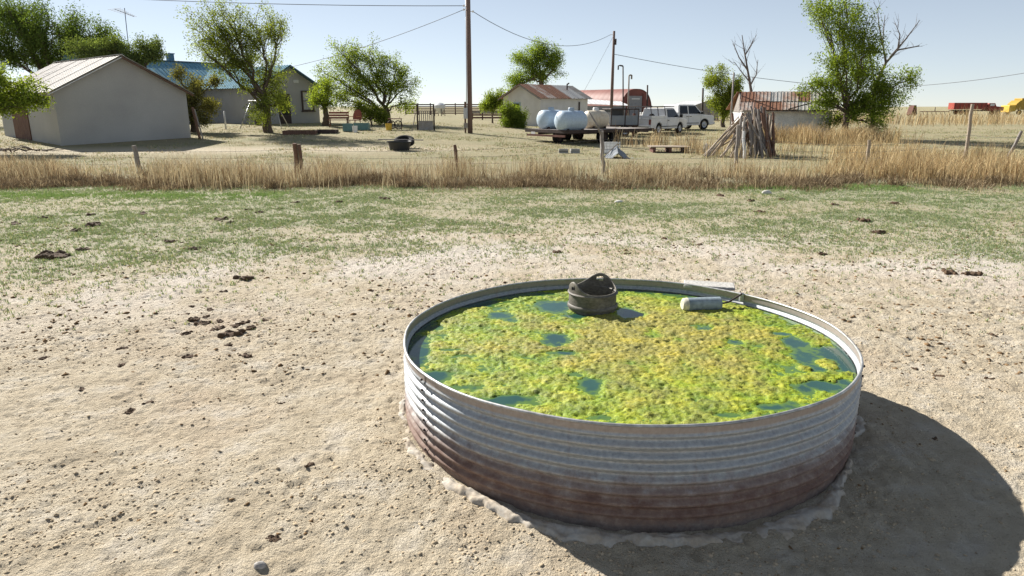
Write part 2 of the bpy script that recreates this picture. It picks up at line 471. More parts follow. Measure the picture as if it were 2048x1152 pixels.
# interpolated height of the built ground
def hz(x, y):
    x = np.atleast_1d(np.asarray(x, float)); y = np.atleast_1d(np.asarray(y, float))
    i = np.clip(np.searchsorted(gx, x) - 1, 0, nx - 2); j = np.clip(np.searchsorted(gy, y) - 1, 0, ny - 2)
    fx = (x - gx[i]) / (gx[i + 1] - gx[i]); fy = (y - gy[j]) / (gy[j + 1] - gy[j])
    return (ZZ[j, i] * (1 - fx) + ZZ[j, i + 1] * fx) * (1 - fy) + (ZZ[j + 1, i] * (1 - fx) + ZZ[j + 1, i + 1] * fx) * fy
def h1(x, y): return float(hz(x, y)[0])

# ================================================================== STOCK TANK
def tank_wob(a, z):
    return 1 + (.006 * math.sin(2 * a + .8) + .004 * math.sin(3 * a + 2.1) + .003 * math.sin(7 * a + .3) + .0015 * math.sin(13 * a)) * (.4 + .6 * max(0, z) / TH)
def tank_mat():
    m, nt, nd, b = new_mat('tank_galvanised')
    tc = N(nt, "TexCoord").outputs["Object"]
    s = N(nt, "SeparateXYZ"); L(nt, tc, s.inputs[0])
    at = N(nt, "Math", operation='ARCTAN2'); L(nt, s.outputs[1], at.inputs[0]); L(nt, s.outputs[0], at.inputs[1])
    cmb = N(nt, "CombineXYZ"); L(nt, at.outputs[0], cmb.inputs[0]); L(nt, s.outputs[2], cmb.inputs[2])
    streak = noise(nt, mapping(nt, cmb.outputs[0], (1.2, 1, 16)), 3.0, 6, .6)
    n2 = noise(nt, tc, 11, 7, .72); n3 = noise(nt, tc, 45, 4, .6)
    zinc = ramp(nt, n3, [(.3, (.25, .275, .29)), (.7, (.43, .45, .46))]).outputs[0]
    zinc = mixc(nt, ramp(nt, streak, [(.45, (0, 0, 0)), (.75, (.6, .6, .6))]).outputs[0], zinc, (.36, .32, .28))
    drip = noise(nt, mapping(nt, cmb.outputs[0], (26, 1, 1.2)), 1.0, 5, .7)
    zinc = mixc(nt, ramp(nt, drip, [(.58, (0, 0, 0)), (.74, (.55, .55, .55))]).outputs[0], zinc, (.25, .17, .12))
    rust = ramp(nt, n2, [(.25, (.075, .038, .028)), (.42, (.14, .075, .052)), (.56, (.20, .128, .094)), (.72, (.31, .25, .205))]).outputs[0]
    mud = ramp(nt, n3, [(.3, (.13, .105, .09)), (.7, (.26, .22, .19))]).outputs[0]
    # height of the rust line, uneven
    hgt = N(nt, "Math", operation='MULTIPLY_ADD'); L(nt, streak, hgt.inputs[0]); hgt.inputs[1].default_value = .16; L(nt, s.outputs[2], hgt.inputs[2])
    h2 = N(nt, "Math", operation='MULTIPLY_ADD'); L(nt, n2, h2.inputs[0]); h2.inputs[1].default_value = .24; L(nt, hgt.outputs[0], h2.inputs[2])
    fr = ramp(nt, h2.outputs[0], [(.30, (.95, .95, .95)), (.40, (.72, .72, .72)), (.49, (0, 0, 0))]).outputs[0]
    fm = ramp(nt, h2.outputs[0], [(.15, (.9, .9, .9)), (.23, (0, 0, 0))]).outputs[0]
    # brown stain under the rim
    ft = ramp(nt, s.outputs[2], [(.505, (0, 0, 0)), (.515, (.55, .55, .55))]).outputs[0]
    c = mixc(nt, ft, zinc, (.30, .215, .16))
    c = mixc(nt, fr, c, rust); c = mixc(nt, fm, c, mud)
    L(nt, c, b.inputs["Base Color"])
    inv = N(nt, "Math", operation='MULTIPLY_ADD'); L(nt, fr, inv.inputs[0]); inv.inputs[1].default_value = -.35; inv.inputs[2].default_value = .35
    L(nt, inv.outputs[0], b.inputs["Metallic"])
    rg = N(nt, "Math", operation='MULTIPLY_ADD'); L(nt, fr, rg.inputs[0]); rg.inputs[1].default_value = .28; rg.inputs[2].default_value = .56
    L(nt, rg.outputs[0], b.inputs["Roughness"])
    bump(nt, n3, .25, .004, b)
    return m
M['tank'] = tank_mat()
tank = thing('stock_tank', 'large round corrugated metal stock tank with rusty base, full of green algae', 'stock tank', (TX, TY, 0))
prof = []
for i in range(131):
    z = -.10 + (TH + .10) * i / 130
    a = .0125 * sst(.02, .06, z) * (1 - sst(.49, .51, z))
    r = TR + a * math.sin(2 * math.pi * (z - .03) / .0655)
    prof.append((r, z))
inner = [(r - .004, z) for r, z in prof][::-1]
mb = MB(); mb.lathe(prof + inner + [prof[0]], 288, wob=tank_wob)
mb.build('wall', M['tank'], tank, smooth=True)
mb = MB()
rp = [(TR + .009 * math.cos(t) , TH + .004 + .009 * math.sin(t)) for t in np.linspace(0, 2 * math.pi, 11)]
mb.lathe(rp, 288, wob=tank_wob)
M['rim'] = tone('rim_zinc', (.34, .33, .31), (.52, .52, .51), 5, .45, .2, .003, .6, 30)
mb.build('rim', M['rim'], tank, smooth=True)
mb = MB(); mb.lathe([(.001, .02), (TR - .02, .02)], 96); mb.build('floor_plate', M['dark_steel'], tank)
# overlapped sheet seams with rivets
for sa in (R_(-23), R_(212), R_(55)):
    mb = MB(); pr2 = [(r + .0035, z) for r, z in prof if -.02 < z < TH - .004]
    n = 8; vs = []; fs = []
    for r, z in pr2:
        for k in range(n):
            a = sa + (k - n / 2) * .0045
            rr = r * tank_wob(a, z); vs.append((rr * math.cos(a), rr * math.sin(a), z))
    for i in range(len(pr2) - 1):
        for k in range(n - 1): fs.append((i * n + k, i * n + k + 1, (i + 1) * n + k + 1, (i + 1) * n + k))
    mb.add(vs, fs); seam = mb.build('seam_strip', M['tank'], tank, smooth=True)
    for zi in np.arange(.06, TH - .01, .0655):
        q = MB(); rr = (TR + .016) * tank_wob(sa, zi)
        q.blob((rr * math.cos(sa), rr * math.sin(sa), zi), (.009, .009, .009), int(zi * 1000), 1, .05)
        q.build('rivet', M['dark_steel'], seam, smooth=True)

# concrete footing
def foot_r(a):
    d = lambda c, wd: math.exp(-(((a - c + math.pi) % (2 * math.pi) - math.pi) / wd) ** 2)
    n = float(fbm(3 + 3 * math.cos(a), 3 + 3 * math.sin(a), 3, 2)) - .5; n2 = float(fbm(22 * math.cos(a), 22 * math.sin(a), 3, 6)) - .5
    return TR + .02 + .13 * d(R_(-66), .55) + .12 * d(R_(-115), .5) + .05 * d(R_(-155), .4) + .13 * d(R_(-12), .16) - .13 * d(R_(-27), .10) + .10 * n + .09 * n2
n = 700; vs = []; fs = []
pk = [(0, -.03), (.22, -.02), (.36, .012), (.55, .030), (.80, .032), (.93, .016), (1.0, -.05)]
prf = [(float(t_), float(np.interp(t_, [q[0] for q in pk], [q[1] for q in pk]))) for t_ in np.linspace(0, 1, 22)]
for t, z in prf:
    for k in range(n):
        a = 2 * math.pi * k / n; ro = foot_r(a); ri = TR - .03
        r = ri + (ro - ri) * t
        x, y = TX + r * math.cos(a), TY + r * math.sin(a)
        zz = z * (.55 + .75 * float(vn(2.5 * math.cos(a) + 5, 2.5 * math.sin(a) + 5, 3))) + .040 * (float(fbm(x * 16, y * 16, 4, 2)) - .5) + .010 * (float(vn(x * 60, y * 60, 2)) - .5) - .022 * float(sst(.55, .75, fbm(x * 3.1 + 4, y * 3.1, 3, 5))) + gz(x, y)
        vs.append((x - TX, y - TY, zz))
for i in range(len(prf) - 1):
    for k in range(n): fs.append((i * n + k, i * n + (k + 1) % n, (i + 1) * n + (k + 1) % n, (i + 1) * n + k))
mb = MB(); mb.add(vs, fs)
M['footing'] = rustmat('footing_concrete', (.46, .43, .375), (.30, .25, .19), (.42, .355, .27), .52, 6.0, (1, 1, 1), .95, 0)
fo = mb.build('concrete_footing', M['footing'], None, smooth=True); fo.location = (TX, TY, 0)
tag(fo, 'rough broken ring of pale concrete poured round the foot of the stock tank', 'footing')

# water
WZ = TH - .085
def water_mat():
    m, nt, nd, b = new_mat('tank_water')
    pos = N(nt, "NewGeometry").outputs["Position"]
    n1 = noise(nt, pos, 2.2, 5, .6)
    at = N(nt, "Attribute", attribute_name="tint"); sp = N(nt, "SeparateColor"); L(nt, at.outputs["Color"], sp.inputs[0])
    deep = ramp(nt, n1, [(.35, (.014, .050, .044)), (.65, (.024, .074, .055))]).outputs[0]
    L(nt, mixc(nt, sp.outputs[0], deep, (.10, .175, .018)), b.inputs["Base Color"])
    b.inputs["Roughness"].default_value = .09; b.inputs["IOR"].default_value = 1.33
    bump(nt, noise(nt, pos, 14, 2), .06, .01, b)
    return m
M['water'] = water_mat()
# algae mat: clumpy sheet with gaps, a real surface lying on the water
step = .0105
ax = np.arange(-TR, TR, step); AX, AY = np.meshgrid(ax, ax)
wx, wy = AX + TX, AY + TY
rr = np.hypot(AX, AY)
an = np.arctan2(AY, AX)
Rin = TR * (1 + (.006 * np.sin(2 * an + .8) + .004 * np.sin(3 * an + 2.1) + .003 * np.sin(7 * an + .3) + .0015 * np.sin(13 * an)) * (.4 + .6 * .85)) - .019
f1 = fbm(wx * 3.2, wy * 3.2, 4, 50); f2 = fbm(wx * 11, wy * 11, 3, 60); f3 = fbm(wx * 34, wy * 34, 3, 70)
dens = .63 + .62 * (f1 - .5) + .36 * (f2 - .5) + .22 * (f3 - .5) + .12 * np.exp(-((wx - TX - .15) ** 2 + (wy - TY) ** 2) / .8)
holes = [(1112, 612, 34, 12, 1), (1165, 632, 50, 6, .6), (1262, 628, 28, 13, 1), (1112, 682, 34, 14, .85), (1135, 706, 46, 6, .8), (1000, 632, 34, 6, .7), (1022, 640, 16, 5, .8),
         (1410, 657, 24, 9, .7), (1470, 684, 26, 7, .75), (1520, 692, 34, 5, .6), (1588, 684, 24, 10, 1), (1560, 668, 18, 4, .8), (1622, 722, 36, 20, 1), (1665, 712, 38, 18, .9), (1640, 738, 52, 12, .8),
         (1690, 735, 20, 18, .9), (1638, 770, 42, 9, .95), (1612, 778, 18, 8, .8), (1688, 765, 14, 10, .7), (900, 700, 34, 4, .7), (920, 712, 30, 4, .6), (845, 705, 16, 22, .7), (830, 690, 12, 16, .7), (880, 750, 30, 10, .7), (1030, 800, 60, 10, .7), (960, 775, 40, 8, .6),
         (1180, 768, 26, 16, .6), (1150, 750, 30, 6, .5), (1085, 590, 30, 5, .5), (940, 610, 50, 6, .6), (1470, 830, 60, 8, .6), (1540, 815, 40, 6, .5), (865, 655, 30, 8, .6), (880, 670, 18, 5, .5), (1200, 835, 30, 6, .6), (1290, 842, 40, 6, .6)]
cut = np.zeros_like(dens)
for u, v, ru, rv, s in holes:
    c = PZ(u, v, WZ); e = PZ(u + ru, v, WZ); t = PZ(u, v - rv, WZ)
    d2 = ((wx - c.x) / (e.x - c.x)) ** 2 + ((wy - c.y) / (t.y - c.y)) ** 2
    cut = np.maximum(cut, s * np.exp(-d2 * .9))
isl = [(1653, 728, 20, 7), (1610, 738, 14, 4), (1665, 752, 34, 8), (1700, 748, 12, 4)]
add = np.zeros_like(dens)
for u, v, ru, rv in isl:
    c = PZ(u, v, WZ); e = PZ(u + ru, v, WZ); t = PZ(u, v - rv, WZ)
    add = np.maximum(add, np.exp(-(((wx - c.x) / (e.x - c.x)) ** 2 + ((wy - c.y) / (t.y - c.y)) ** 2)))
edge = sst(TR - .22, TR - .03, rr)
dens = dens - .62 * cut - .20 * edge * (.6 + .8 * vn(wx * 2.3, wy * 2.3, 5)) + .75 * add
thick = np.clip(dens - .36, 0, 1)
fk = np.clip(thick * 6, 0, 1)
hgt = WZ - .003 + .013 * np.clip(thick * 2.2, 0, 1) ** .8 * (.4 + .8 * f2) + (.009 * (1 - np.abs(fbm(wx * 22, wy * 22, 4, 71) - .5) * 4) + .010 * (vn(wx * 40, wy * 40, 3) - .5)) * fk + .008 * (vn(wx * 85, wy * 85, 5) - .5) * fk
hgt = np.minimum(hgt, WZ + .05)
keep_v = (thick > .001) & (rr < Rin - .012)
thick = np.maximum(thick, 0)
k = keep_v[:-1, :-1] & keep_v[1:, :-1] & keep_v[1:, 1:] & keep_v[:-1, 1:]
na = len(ax); ia = np.arange(na * na).reshape(na, na)
Fa = np.stack([ia[:-1, :-1], ia[:-1, 1:], ia[1:, 1:], ia[1:, :-1]], -1)[k]
ins = rr < Rin + .004
kw = ins[:-1, :-1] & ins[1:, 1:] & ins[1:, :-1] & ins[:-1, 1:]
Fw = np.stack([ia[:-1, :-1], ia[:-1, 1:], ia[1:, 1:], ia[1:, :-1]], -1)[kw]
uw, iw = np.unique(Fw.ravel(), return_inverse=True)
Vw = np.stack([AX, AY, np.zeros_like(AX)], -1).reshape(-1, 3)[uw]
sub = .75 * sst(.20, .38, dens + .14 * (f3 - .5))
wo = mesh_np('water', Vw, iw.reshape(-1, 4), M['water'], None, np.stack([sub, f2, f3], -1).reshape(-1, 3)[uw], True); wo.location = (TX, TY, WZ)
tag(wo, 'still teal water filling the stock tank, showing between the algae', 'water', kind='structure')
used, inv = np.unique(Fa.ravel(), return_inverse=True)
Va = np.stack([AX, AY, hgt], -1).reshape(-1, 3)[used]
# dry = how far a clump has dried to tan (thick middle of the mat), fresh at thin edges
cpt = PZ(1290, 690, WZ)
mid = np.exp(-(((wx - cpt.x) / 1.25) ** 2 + ((wy - cpt.y - .1) / .85) ** 2))
dry = np.clip(mid * 1.15 * sst(.06, .28, thick) + 1.3 * (f1 - .5) + .9 * (f2 - .5), 0, 1)
ta = np.stack([dry, f3, sst(0, .10, thick)], -1).reshape(-1, 3)[used]
def algae_mat():
    m, nt, nd, b = new_mat('algae')
    at = N(nt, "Attribute", attribute_name="tint"); sp = N(nt, "SeparateColor"); L(nt, at.outputs["Color"], sp.inputs[0])
    pos = N(nt, "NewGeometry").outputs["Position"]
    n1 = noise(nt, pos, 55, 4, .65); n2 = noise(nt, pos, 7, 4, .6)
    fresh = ramp(nt, n2, [(.3, (.09, .155, .008)), (.5, (.19, .265, .009)), (.72, (.33, .36, .013))]).outputs[0]
    dried = ramp(nt, n2, [(.3, (.18, .17, .04)), (.5, (.27, .24, .045)), (.7, (.36, .30, .03))]).outputs[0]
    c = mixc(nt, sp.outputs[0], fresh, dried)
    g = ramp(nt, n1, [(.36, (.42, .47, .40)), (.54, (1.12, 1.12, 1.05))]).outputs[0]
    c = mixc(nt, .85, c, g, 'MULTIPLY')
    c = mixc(nt, sp.outputs[2], (.12, .20, .02), c)
    L(nt, c, b.inputs["Base Color"]); b.inputs["Roughness"].default_value = .65; b.inputs["Specular IOR Level"].default_value = .35
    bump(nt, n1, .8, .012, b)
    return m
M['algae'] = algae_mat()
al = mesh_np('algae_mat', Va, inv.reshape(-1, 4), M['algae'], None, ta, True); al.location = (TX, TY, 0)
tag(al, 'lumpy yellow green algae mat floating on the tank water, tan where dry', 'algae', kind='stuff')

# cut plastic tub standing in the tank: low front, two tall ears with a hole each
bc = PZ(1190, 632, WZ); bc.y += .195
tub = thing('plastic_tub', 'scalloped dark plastic tub with two holed ears standing in the algae', 'tub', (bc.x, bc.y, WZ))
def tub_h(a):
    e1 = math.exp(-((((a - R_(62)) + math.pi) % (2 * math.pi) - math.pi) / .72) ** 2)
    e2 = math.exp(-((((a - R_(205)) + math.pi) % (2 * math.pi) - math.pi) / .55) ** 2)
    return .165 + .105 * e1 + .085 * e2
n = 96; vs = []; fs = []; rows = 26; TRb = .195
for s_, off in ((0, 0), (1, -.008)):
    for i in range(rows):
        for k in range(n):
            a = 2 * math.pi * k / n; z = -.08 + (tub_h(a) + .08) * i / (rows - 1)
            r = TRb + off - .012 * sst(.15, .35, z) + .004 * math.sin(3 * a)
            vs.append((r * math.cos(a), r * math.sin(a), z))
def tub_hole(i, kk):
    a = 2 * math.pi * (kk + .5) / n; z = -.08 + (tub_h(a) + .08) * (i + .5) / (rows - 1)
    return (abs(((a - R_(66)) + math.pi) % (2 * math.pi) - math.pi) < .14 and .205 < z < .24) or (abs(((a - R_(207)) + math.pi) % (2 * math.pi) - math.pi) < .12 and .185 < z < .215)
for s_ in (0, 1):
    o0 = s_ * rows * n
    for i in range(rows - 1):
        for k in range(n):
            if tub_hole(i, k): continue
            q = (o0 + i * n + k, o0 + i * n + (k + 1) % n, o0 + (i + 1) * n + (k + 1) % n, o0 + (i + 1) * n + k)
            fs.append(q if s_ == 0 else q[::-1])
for k in range(n): fs.append(((rows - 1) * n + k, (rows - 1) * n + (k + 1) % n, rows * n + (rows - 1) * n + (k + 1) % n, rows * n + (rows - 1) * n + k))
mb = MB(); mb.add(vs, fs)
M['tub'] = tone('tub_plastic', (.085, .077, .064), (.20, .18, .15), 6, .6, .3, .004, 0, 40, (1, 1, 2), fine_amt=.4)
mb.build('shell', M['tub'], tub, smooth=True)
mb = MB(); mb.lathe([(TRb + .012 * math.cos(t), .150 + .010 * math.sin(t)) for t in np.linspace(0, 2 * math.pi, 9)][:5] , 72)
mb.lathe([(TRb + .001, .02), (TRb + .012, .03), (TRb + .012, .05), (TRb + .001, .06)], 72)
mb.build('band', M['tub'], tub, smooth=True)
mb = MB(); mb.lathe([(.001, .0), (TRb - .01, .0)], 48); mb.build('bottom', M['black_plastic'], tub)

# float cylinder on its arm, bolted through the rim
fl = PZ(1402, 619, WZ)
flo = thing('float_valve', 'grey cylinder float on a rod clamped to the far rim of the tank', 'float', (fl.x, fl.y, WZ + .045), R_(6))
M['float_grey'] = tone('float_grey', (.22, .27, .30), (.32, .37, .40), 5, .5, .1, .004, 0, 30)
prf = [(.001, -.165), (.040, -.165), (.054, -.152), (.058, -.12), (.058, .155), (.048, .162), (.001, .162)]
mb = MB(); mb.lathe(prf[3:], 32, mat=Matrix.Rotation(R_(90), 3, 'Y')); mb.build('cylinder', M['float_grey'], flo, auto=R_(40))
mb = MB(); mb.lathe(prf[:4], 32, mat=Matrix.Rotation(R_(90), 3, 'Y')); mb.build('end_cap', tone('cap_cream', (.55, .52, .42), (.62, .6, .5), 4, .6), flo, auto=R_(40))
ang = math.atan2(fl.y - TY + .10, fl.x - TX + .33); rimp = Vector((TX + (TR - .02) * math.cos(ang), TY + (TR - .02) * math.sin(ang), TH + .015))
inv_m = Matrix.Rotation(-R_(6), 3, 'Z')
e = inv_m @ (rimp - Vector((fl.x, fl.y, WZ + .045)))
mb = MB(); mb.tube([(.17, 0, 0), (.24, .01, .01), (e.x - .02, e.y - .03, e.z), tuple(e)], .008, 8); mb.build('rod', M['dark_steel'], flo, smooth=True)
mb = MB(); mb.box((e.x, e.y, e.z - .03), (.035, .03, .07)); mb.build('bracket', M['steel'], flo, bevel=.004)
# concrete block standing behind the rim
cb = PZ(1436, 579, TH + .03)
cb = Vector((cb.x, max(cb.y, TY + math.sqrt(max(0, (TR + .14) ** 2 - (cb.x - TX) ** 2))), 0))
ctop = P(1436, 575, cb.y).z + .03
mb = MB(); mb.box((0, 0, ctop / 2), (.40, .16, ctop)); mb.box((0.01, 0, ctop - .012), (.44, .20, .03))
o = mb.build('concrete_block', M['concrete'], None, bevel=.01); o.location = (cb.x, cb.y, h1(cb.x, cb.y) - .03); o.rotation_euler = (0, 0, R_(-14))
tag(o, 'pale concrete slab block standing just behind the far rim of the tank', 'block')

# ================================================================== SMALL GROUND COVER
def scatter_blades(name, bx, by, h, wdt, lean, tint, mat, label, cat, seed, bend=.5, zoff=-.01, segs=2):
    """one strip per blade, standing on the built ground"""
    r = np.random.default_rng(seed); n = len(bx)
    bz = hz(bx, by) + zoff
    az = r.uniform(0, 2 * np.pi, n); la = r.uniform(0, 2 * np.pi, n)
    ln = lean * r.random(n) ** .7
    dxl, dyl = np.cos(la) * ln * h, np.sin(la) * ln * h
    wx_, wy_ = np.cos(az) * wdt / 2, np.sin(az) * wdt / 2
    V = np.zeros((n, 5, 3)); mid = .55
    V[:, 0] = np.stack([bx - wx_, by - wy_, bz], -1); V[:, 1] = np.stack([bx + wx_, by + wy_, bz], -1)
    mx, my, mz = bx + dxl * mid * bend, by + dyl * mid * bend, bz + h * mid
    V[:, 2] = np.stack([mx + wx_ * .8, my + wy_ * .8, mz], -1); V[:, 3] = np.stack([mx - wx_ * .8, my - wy_ * .8, mz], -1)
    V[:, 4] = np.stack([bx + dxl, by + dyl, bz + h * (1 - .35 * ln)], -1)
    b = (np.arange(n) * 5)[:, None]
    F = np.concatenate([b + [0, 1, 2], b + [0, 2, 3], b + [3, 2, 4]], 1).reshape(-1, 3)
    T = np.repeat(tint[:, None, :], 5, 1)
    o = mesh_np(name, V.reshape(-1, 3), F, mat, None, T.reshape(-1, 3))
    return tag(o, label, cat, kind='stuff')

# short pasture grass, in tufts
r = np.random.default_rng(21)
n = 190000
yy = 6.2 + (19.6 - 6.2) * r.random(n) ** .85; xx = (r.random(n) * 2 - 1) * (yy * .80 + 1.5)
pw = green_w(xx, yy) * (.25 + .75 * sst(.38, .60, fbm(xx * 2.6, yy * 2.6, 3, 90))) + .05 * sst(5.5, 8.5, yy)
kp = (r.random(n) < pw * 1.0) & (np.hypot(xx - TX, yy - TY) > TR + .3)
xx, yy = xx[kp], yy[kp]
print('tufts', len(xx))
nb = 5
bx = np.repeat(xx, nb) + r.normal(0, .016, len(xx) * nb); by = np.repeat(yy, nb) + r.normal(0, .016, len(xx) * nb)
n = len(bx)
gw = np.repeat(green_w(xx, yy), nb)
dryb = r.random(n) < (.36 - .2 * gw)
t = np.where(dryb[:, None], np.array([1.7, 1.52, 1.35]), np.array([1.02, 1.20, 1.12])) * r.uniform(.7, 1.25, (n, 1))
lush = (np.exp(-((by - 16.7) / .7) ** 2) * (bx < -5.5) + np.exp(-((by - 18.4) / .8) ** 2) * ((bx > 5.5) & (bx < 10.5)))[:, None]
t = t * (1 - .5 * lush) + lush * np.array([.38, .62, .22])
scatter_blades('pasture_grass', bx, by, r.uniform(.022, .06, n) * (1 + .5 * lush[:, 0]), r.uniform(.006, .013, n), .9, t, M['grass_short'],
               'thin short grey green grass sprouting across the grazed pasture', 'grass', 5)

# tall dry grass along the fence and round the sheds
def strip(n, x0, x1, yf, ys, dens, seed):
    r = np.random.default_rng(seed)
    x = r.uniform(x0, x1, n); y = yf(x) + r.normal(0, 1, n) * ys
    return x, y, r
def tall(n, x, y, hm, r, hvar=.35):
    clump = fbm(x * .9, y * .9, 3, 12)
    big = fbm(x * .33, y * .5, 3, 66)
    k = r.random(len(x)) < (.015 + 1.0 * sst(.44, .62, .55 * clump + .45 * big))
    x, y, clump = x[k], y[k], (.45 * clump + .55 * big)[k]
    h = hm(x, y) * (.15 + 1.7 * sst(.25, .75, clump)) * r.uniform(1 - hvar, 1 + hvar, len(x))
    return x, y, h
parts = []
def fl(x): return .035 * np.maximum(0, x - 3)
x, y, r = strip(46000, -19, 24, lambda x: 20.5 + fl(x) + 1.4 * (fbm(x * .5, x * 0 + 8, 3, 6) - .5), .95, 1, 31)
parts.append(tall(0, x, y, lambda x, y: .42 - .14 * np.exp(-((x - 4.5) / 3.0) ** 2) - .03 * sst(6, 12, x), r, .55))
x, y, r = strip(60000, -19, 24, lambda x: 19.2 + fl(x) + 3.0 * (fbm(x * .55, x * 0 + 3, 3, 4) - .5), .62, 1, 32)       # low matted thatch in front
kt = r.random(len(x)) < .12 + .95 * sst(.40, .58, fbm(x * .7, y * .9, 3, 57)); x, y = x[kt], y[kt]
thatch = (x, y, r.uniform(.06, .34, len(x)) * (.4 + 1.0 * fbm(x * 1.1, y * 1.1, 3, 12)))
x, y, r = strip(3500, 7.5, 17.5, lambda x: 30.5 + 0 * x, 2.2, 1, 33)
parts.append(tall(0, x, y, lambda x, y: np.full_like(x, .55), r))
x, y, r = strip(9000, 11.0, 20.5, lambda x: 38.2 + 0 * x, 1.3, 1, 34)
parts.append(tall(0, x, y, lambda x, y: np.full_like(x, .6), r))
x, y, r = strip(3500, -19, 24, lambda x: 21.2 + fl(x), .9, 1, 39)
parts.append((x, y, r.uniform(.35, .85, len(x))))          # lone tall stalks
x, y, r = strip(1500, 5.0, 9.0, lambda x: 35.5 + 0 * x, .8, 1, 35)
parts.append(tall(0, x, y, lambda x, y: np.full_like(x, .60), r))
x, y, r = strip(12000, 22, 75, lambda x: 72 + 0 * x, 6, 1, 36)
parts.append(tall(0, x, y, lambda x, y: np.full_like(x, .9), r))
x, y, r = strip(5000, 12, 25, lambda x: 25.5 + 0 * x, .9, 1, 37)
parts.append(tall(0, x, y, lambda x, y: np.full_like(x, .55), r))
bx = np.concatenate([p[0] for p in parts]); by = np.concatenate([p[1] for p in parts]); bh = np.concatenate([p[2] for p in parts])
print('tall', len(bx))
r = np.random.default_rng(40); n = len(bx)
ora = sst(4, 12, bx)[:, None]
t = (np.array([1.15, 1.12, 1.06]) * (1 - ora) + np.array([1.2, 1.10, .92]) * ora) * r.uniform(.5, 1.4, (n, 1))
br = r.random(n) < np.where(bh < .25, .75, .28)
t[br] *= np.array([.48, .40, .36])
wd = r.uniform(.006, .016, n) * np.clip(by / 22, 1, 2.5)
wr = np.random.default_rng(88); cxs = wr.uniform(-17, 22, 70); cys = 19.6 + fl(cxs) + wr.normal(0, .9, 70); nwb = 130
wxs = np.repeat(cxs, nwb) + wr.normal(0, .14, 70 * nwb); wys = np.repeat(cys, nwb) + wr.normal(0, .12, 70 * nwb)
thatch = tuple(np.concatenate(q) for q in zip(thatch, (wxs, wys, wr.uniform(.15, .5, 70 * nwb) * np.repeat(wr.uniform(.6, 1.2, 70), nwb))))   # splayed dead weeds
tb = RNG.random((len(thatch[0]), 1)); tt = np.where(tb < .7, np.array([[.42, .36, .33]]), np.array([[.85, .80, .75]])) * RNG.uniform(.6, 1.3, (len(tb), 1))
scatter_blades('grass_thatch', thatch[0], thatch[1], thatch[2], RNG.uniform(.008, .02, len(tb)), 1.5, tt, M['grass_dry'], 'matted brown dead grass along the near foot of the fence line', 'dead grass', 43, .7, -.01)
scatter_blades('dry_grass', bx, by, bh, wd, .55, t, M['grass_dry'], 'tall tan dry grass growing along the fence line and round the sheds', 'dry grass', 41, .45, -.02)

# yard stubble beyond the fence
r = np.random.default_rng(51); n = 30000
yy = 22 + 33 * r.random(n); xx = (r.random(n) * 2 - 1) * yy * .78
pw = sst(.42, .62, fbm(xx * .5, yy * .5, 3, 77)); kp = r.random(n) < pw; xx, yy = xx[kp], yy[kp]; n = len(xx)
xx = np.repeat(xx, 4) + r.normal(0, .08, n * 4); yy = np.repeat(yy, 4) + r.normal(0, .08, n * 4); n *= 4
t = np.array([1.0, 1.0, .9]) * r.uniform(.7, 1.2, (n, 1)); gk = r.random(n) < .3; t[gk] = np.array([.55, .8, .5]) * r.uniform(.7, 1.1, (gk.sum(), 1))
scatter_blades('yard_stubble', xx, yy, r.uniform(.03, .13, n), r.uniform(.012, .03, n), .9, t, M['grass_dry'], 'short straw stubble over the farmyard behind the fence', 'grass', 52)

# small clods: thousands of angular crumbs of soil
def clods(name, x, y, s, tint, mat, seed, label, cat):
    r = np.random.default_rng(seed); n = len(x)
    base = np.array([(1, 0, 0), (0, 1, 0), (-1, 0, 0), (0, -1, 0), (0, 0, 1), (.6, .6, .55), (-.55, .65, .5), (-.6, -.6, .5), (.6, -.55, .5)], float)
    F0 = np.array([(0, 5, 8), (0, 1, 5), (1, 6, 5), (1, 2, 6), (2, 7, 6), (2, 3, 7), (3, 8, 7), (3, 0, 8), (5, 6, 4), (6, 7, 4), (7, 8, 4), (8, 5, 4)])
    V = base[None] * r.uniform(.6, 1.35, (n, 9, 1)) * s[:, None, None] * np.stack([r.uniform(.7, 1.5, n), r.uniform(.7, 1.3, n), r.uniform(.5, 1.0, n)], -1)[:, None, :]
    a = r.uniform(0, 2 * np.pi, n); c, s_ = np.cos(a)[:, None], np.sin(a)[:, None]
    vx = V[..., 0] * c - V[..., 1] * s_; vy = V[..., 0] * s_ + V[..., 1] * c
    z = hz(x, y)
    V = np.stack([vx + x[:, None], vy + y[:, None], V[..., 2] + z[:, None] - s[:, None] * .12], -1)
    F = (np.arange(n)[:, None, None] * 9 + F0[None]).reshape(-1, 3)
    o = mesh_np(name, V.reshape(-1, 3), F, mat, None, np.repeat(tint[:, None, :], 9, 1).reshape(-1, 3))
    return tag(o, label, cat, kind='stuff')
M['clod'] = leafmat('clod_soil', (.40, .33, .235), 0.0)
r = np.random.default_rng(61); n = 60000
yy = 2.3 + 11 * r.random(n) ** 1.25; xx = (r.random(n) * 2 - 1) * (yy * .78 + .8)
ok = (np.hypot(xx - TX, yy - TY) > TR + .06) & (r.random(n) < .2 + .9 * sst(.4, .6, fbm(xx * 1.3, yy * 1.3, 3, 15)))
xx, yy = xx[ok], yy[ok]; n = len(xx)
s = .0030 + .0075 * r.random(n) ** 3 + .006 * (r.random(n) < .03)
dk = r.random(n) < .16 * sst(3.5, 6, yy) + .03
t = np.where(dk[:, None], np.array([.46, .36, .27]), np.array([1.0, .98, .95])) * r.uniform(.75, 1.15, (n, 1))
s = s * np.where(dk, 1.1, 1.0)
m_ = 5200; y2 = 5.2 + 8.2 * r.random(m_); x2 = (r.random(m_) * 2 - 1) * (y2 * .78 + .8)
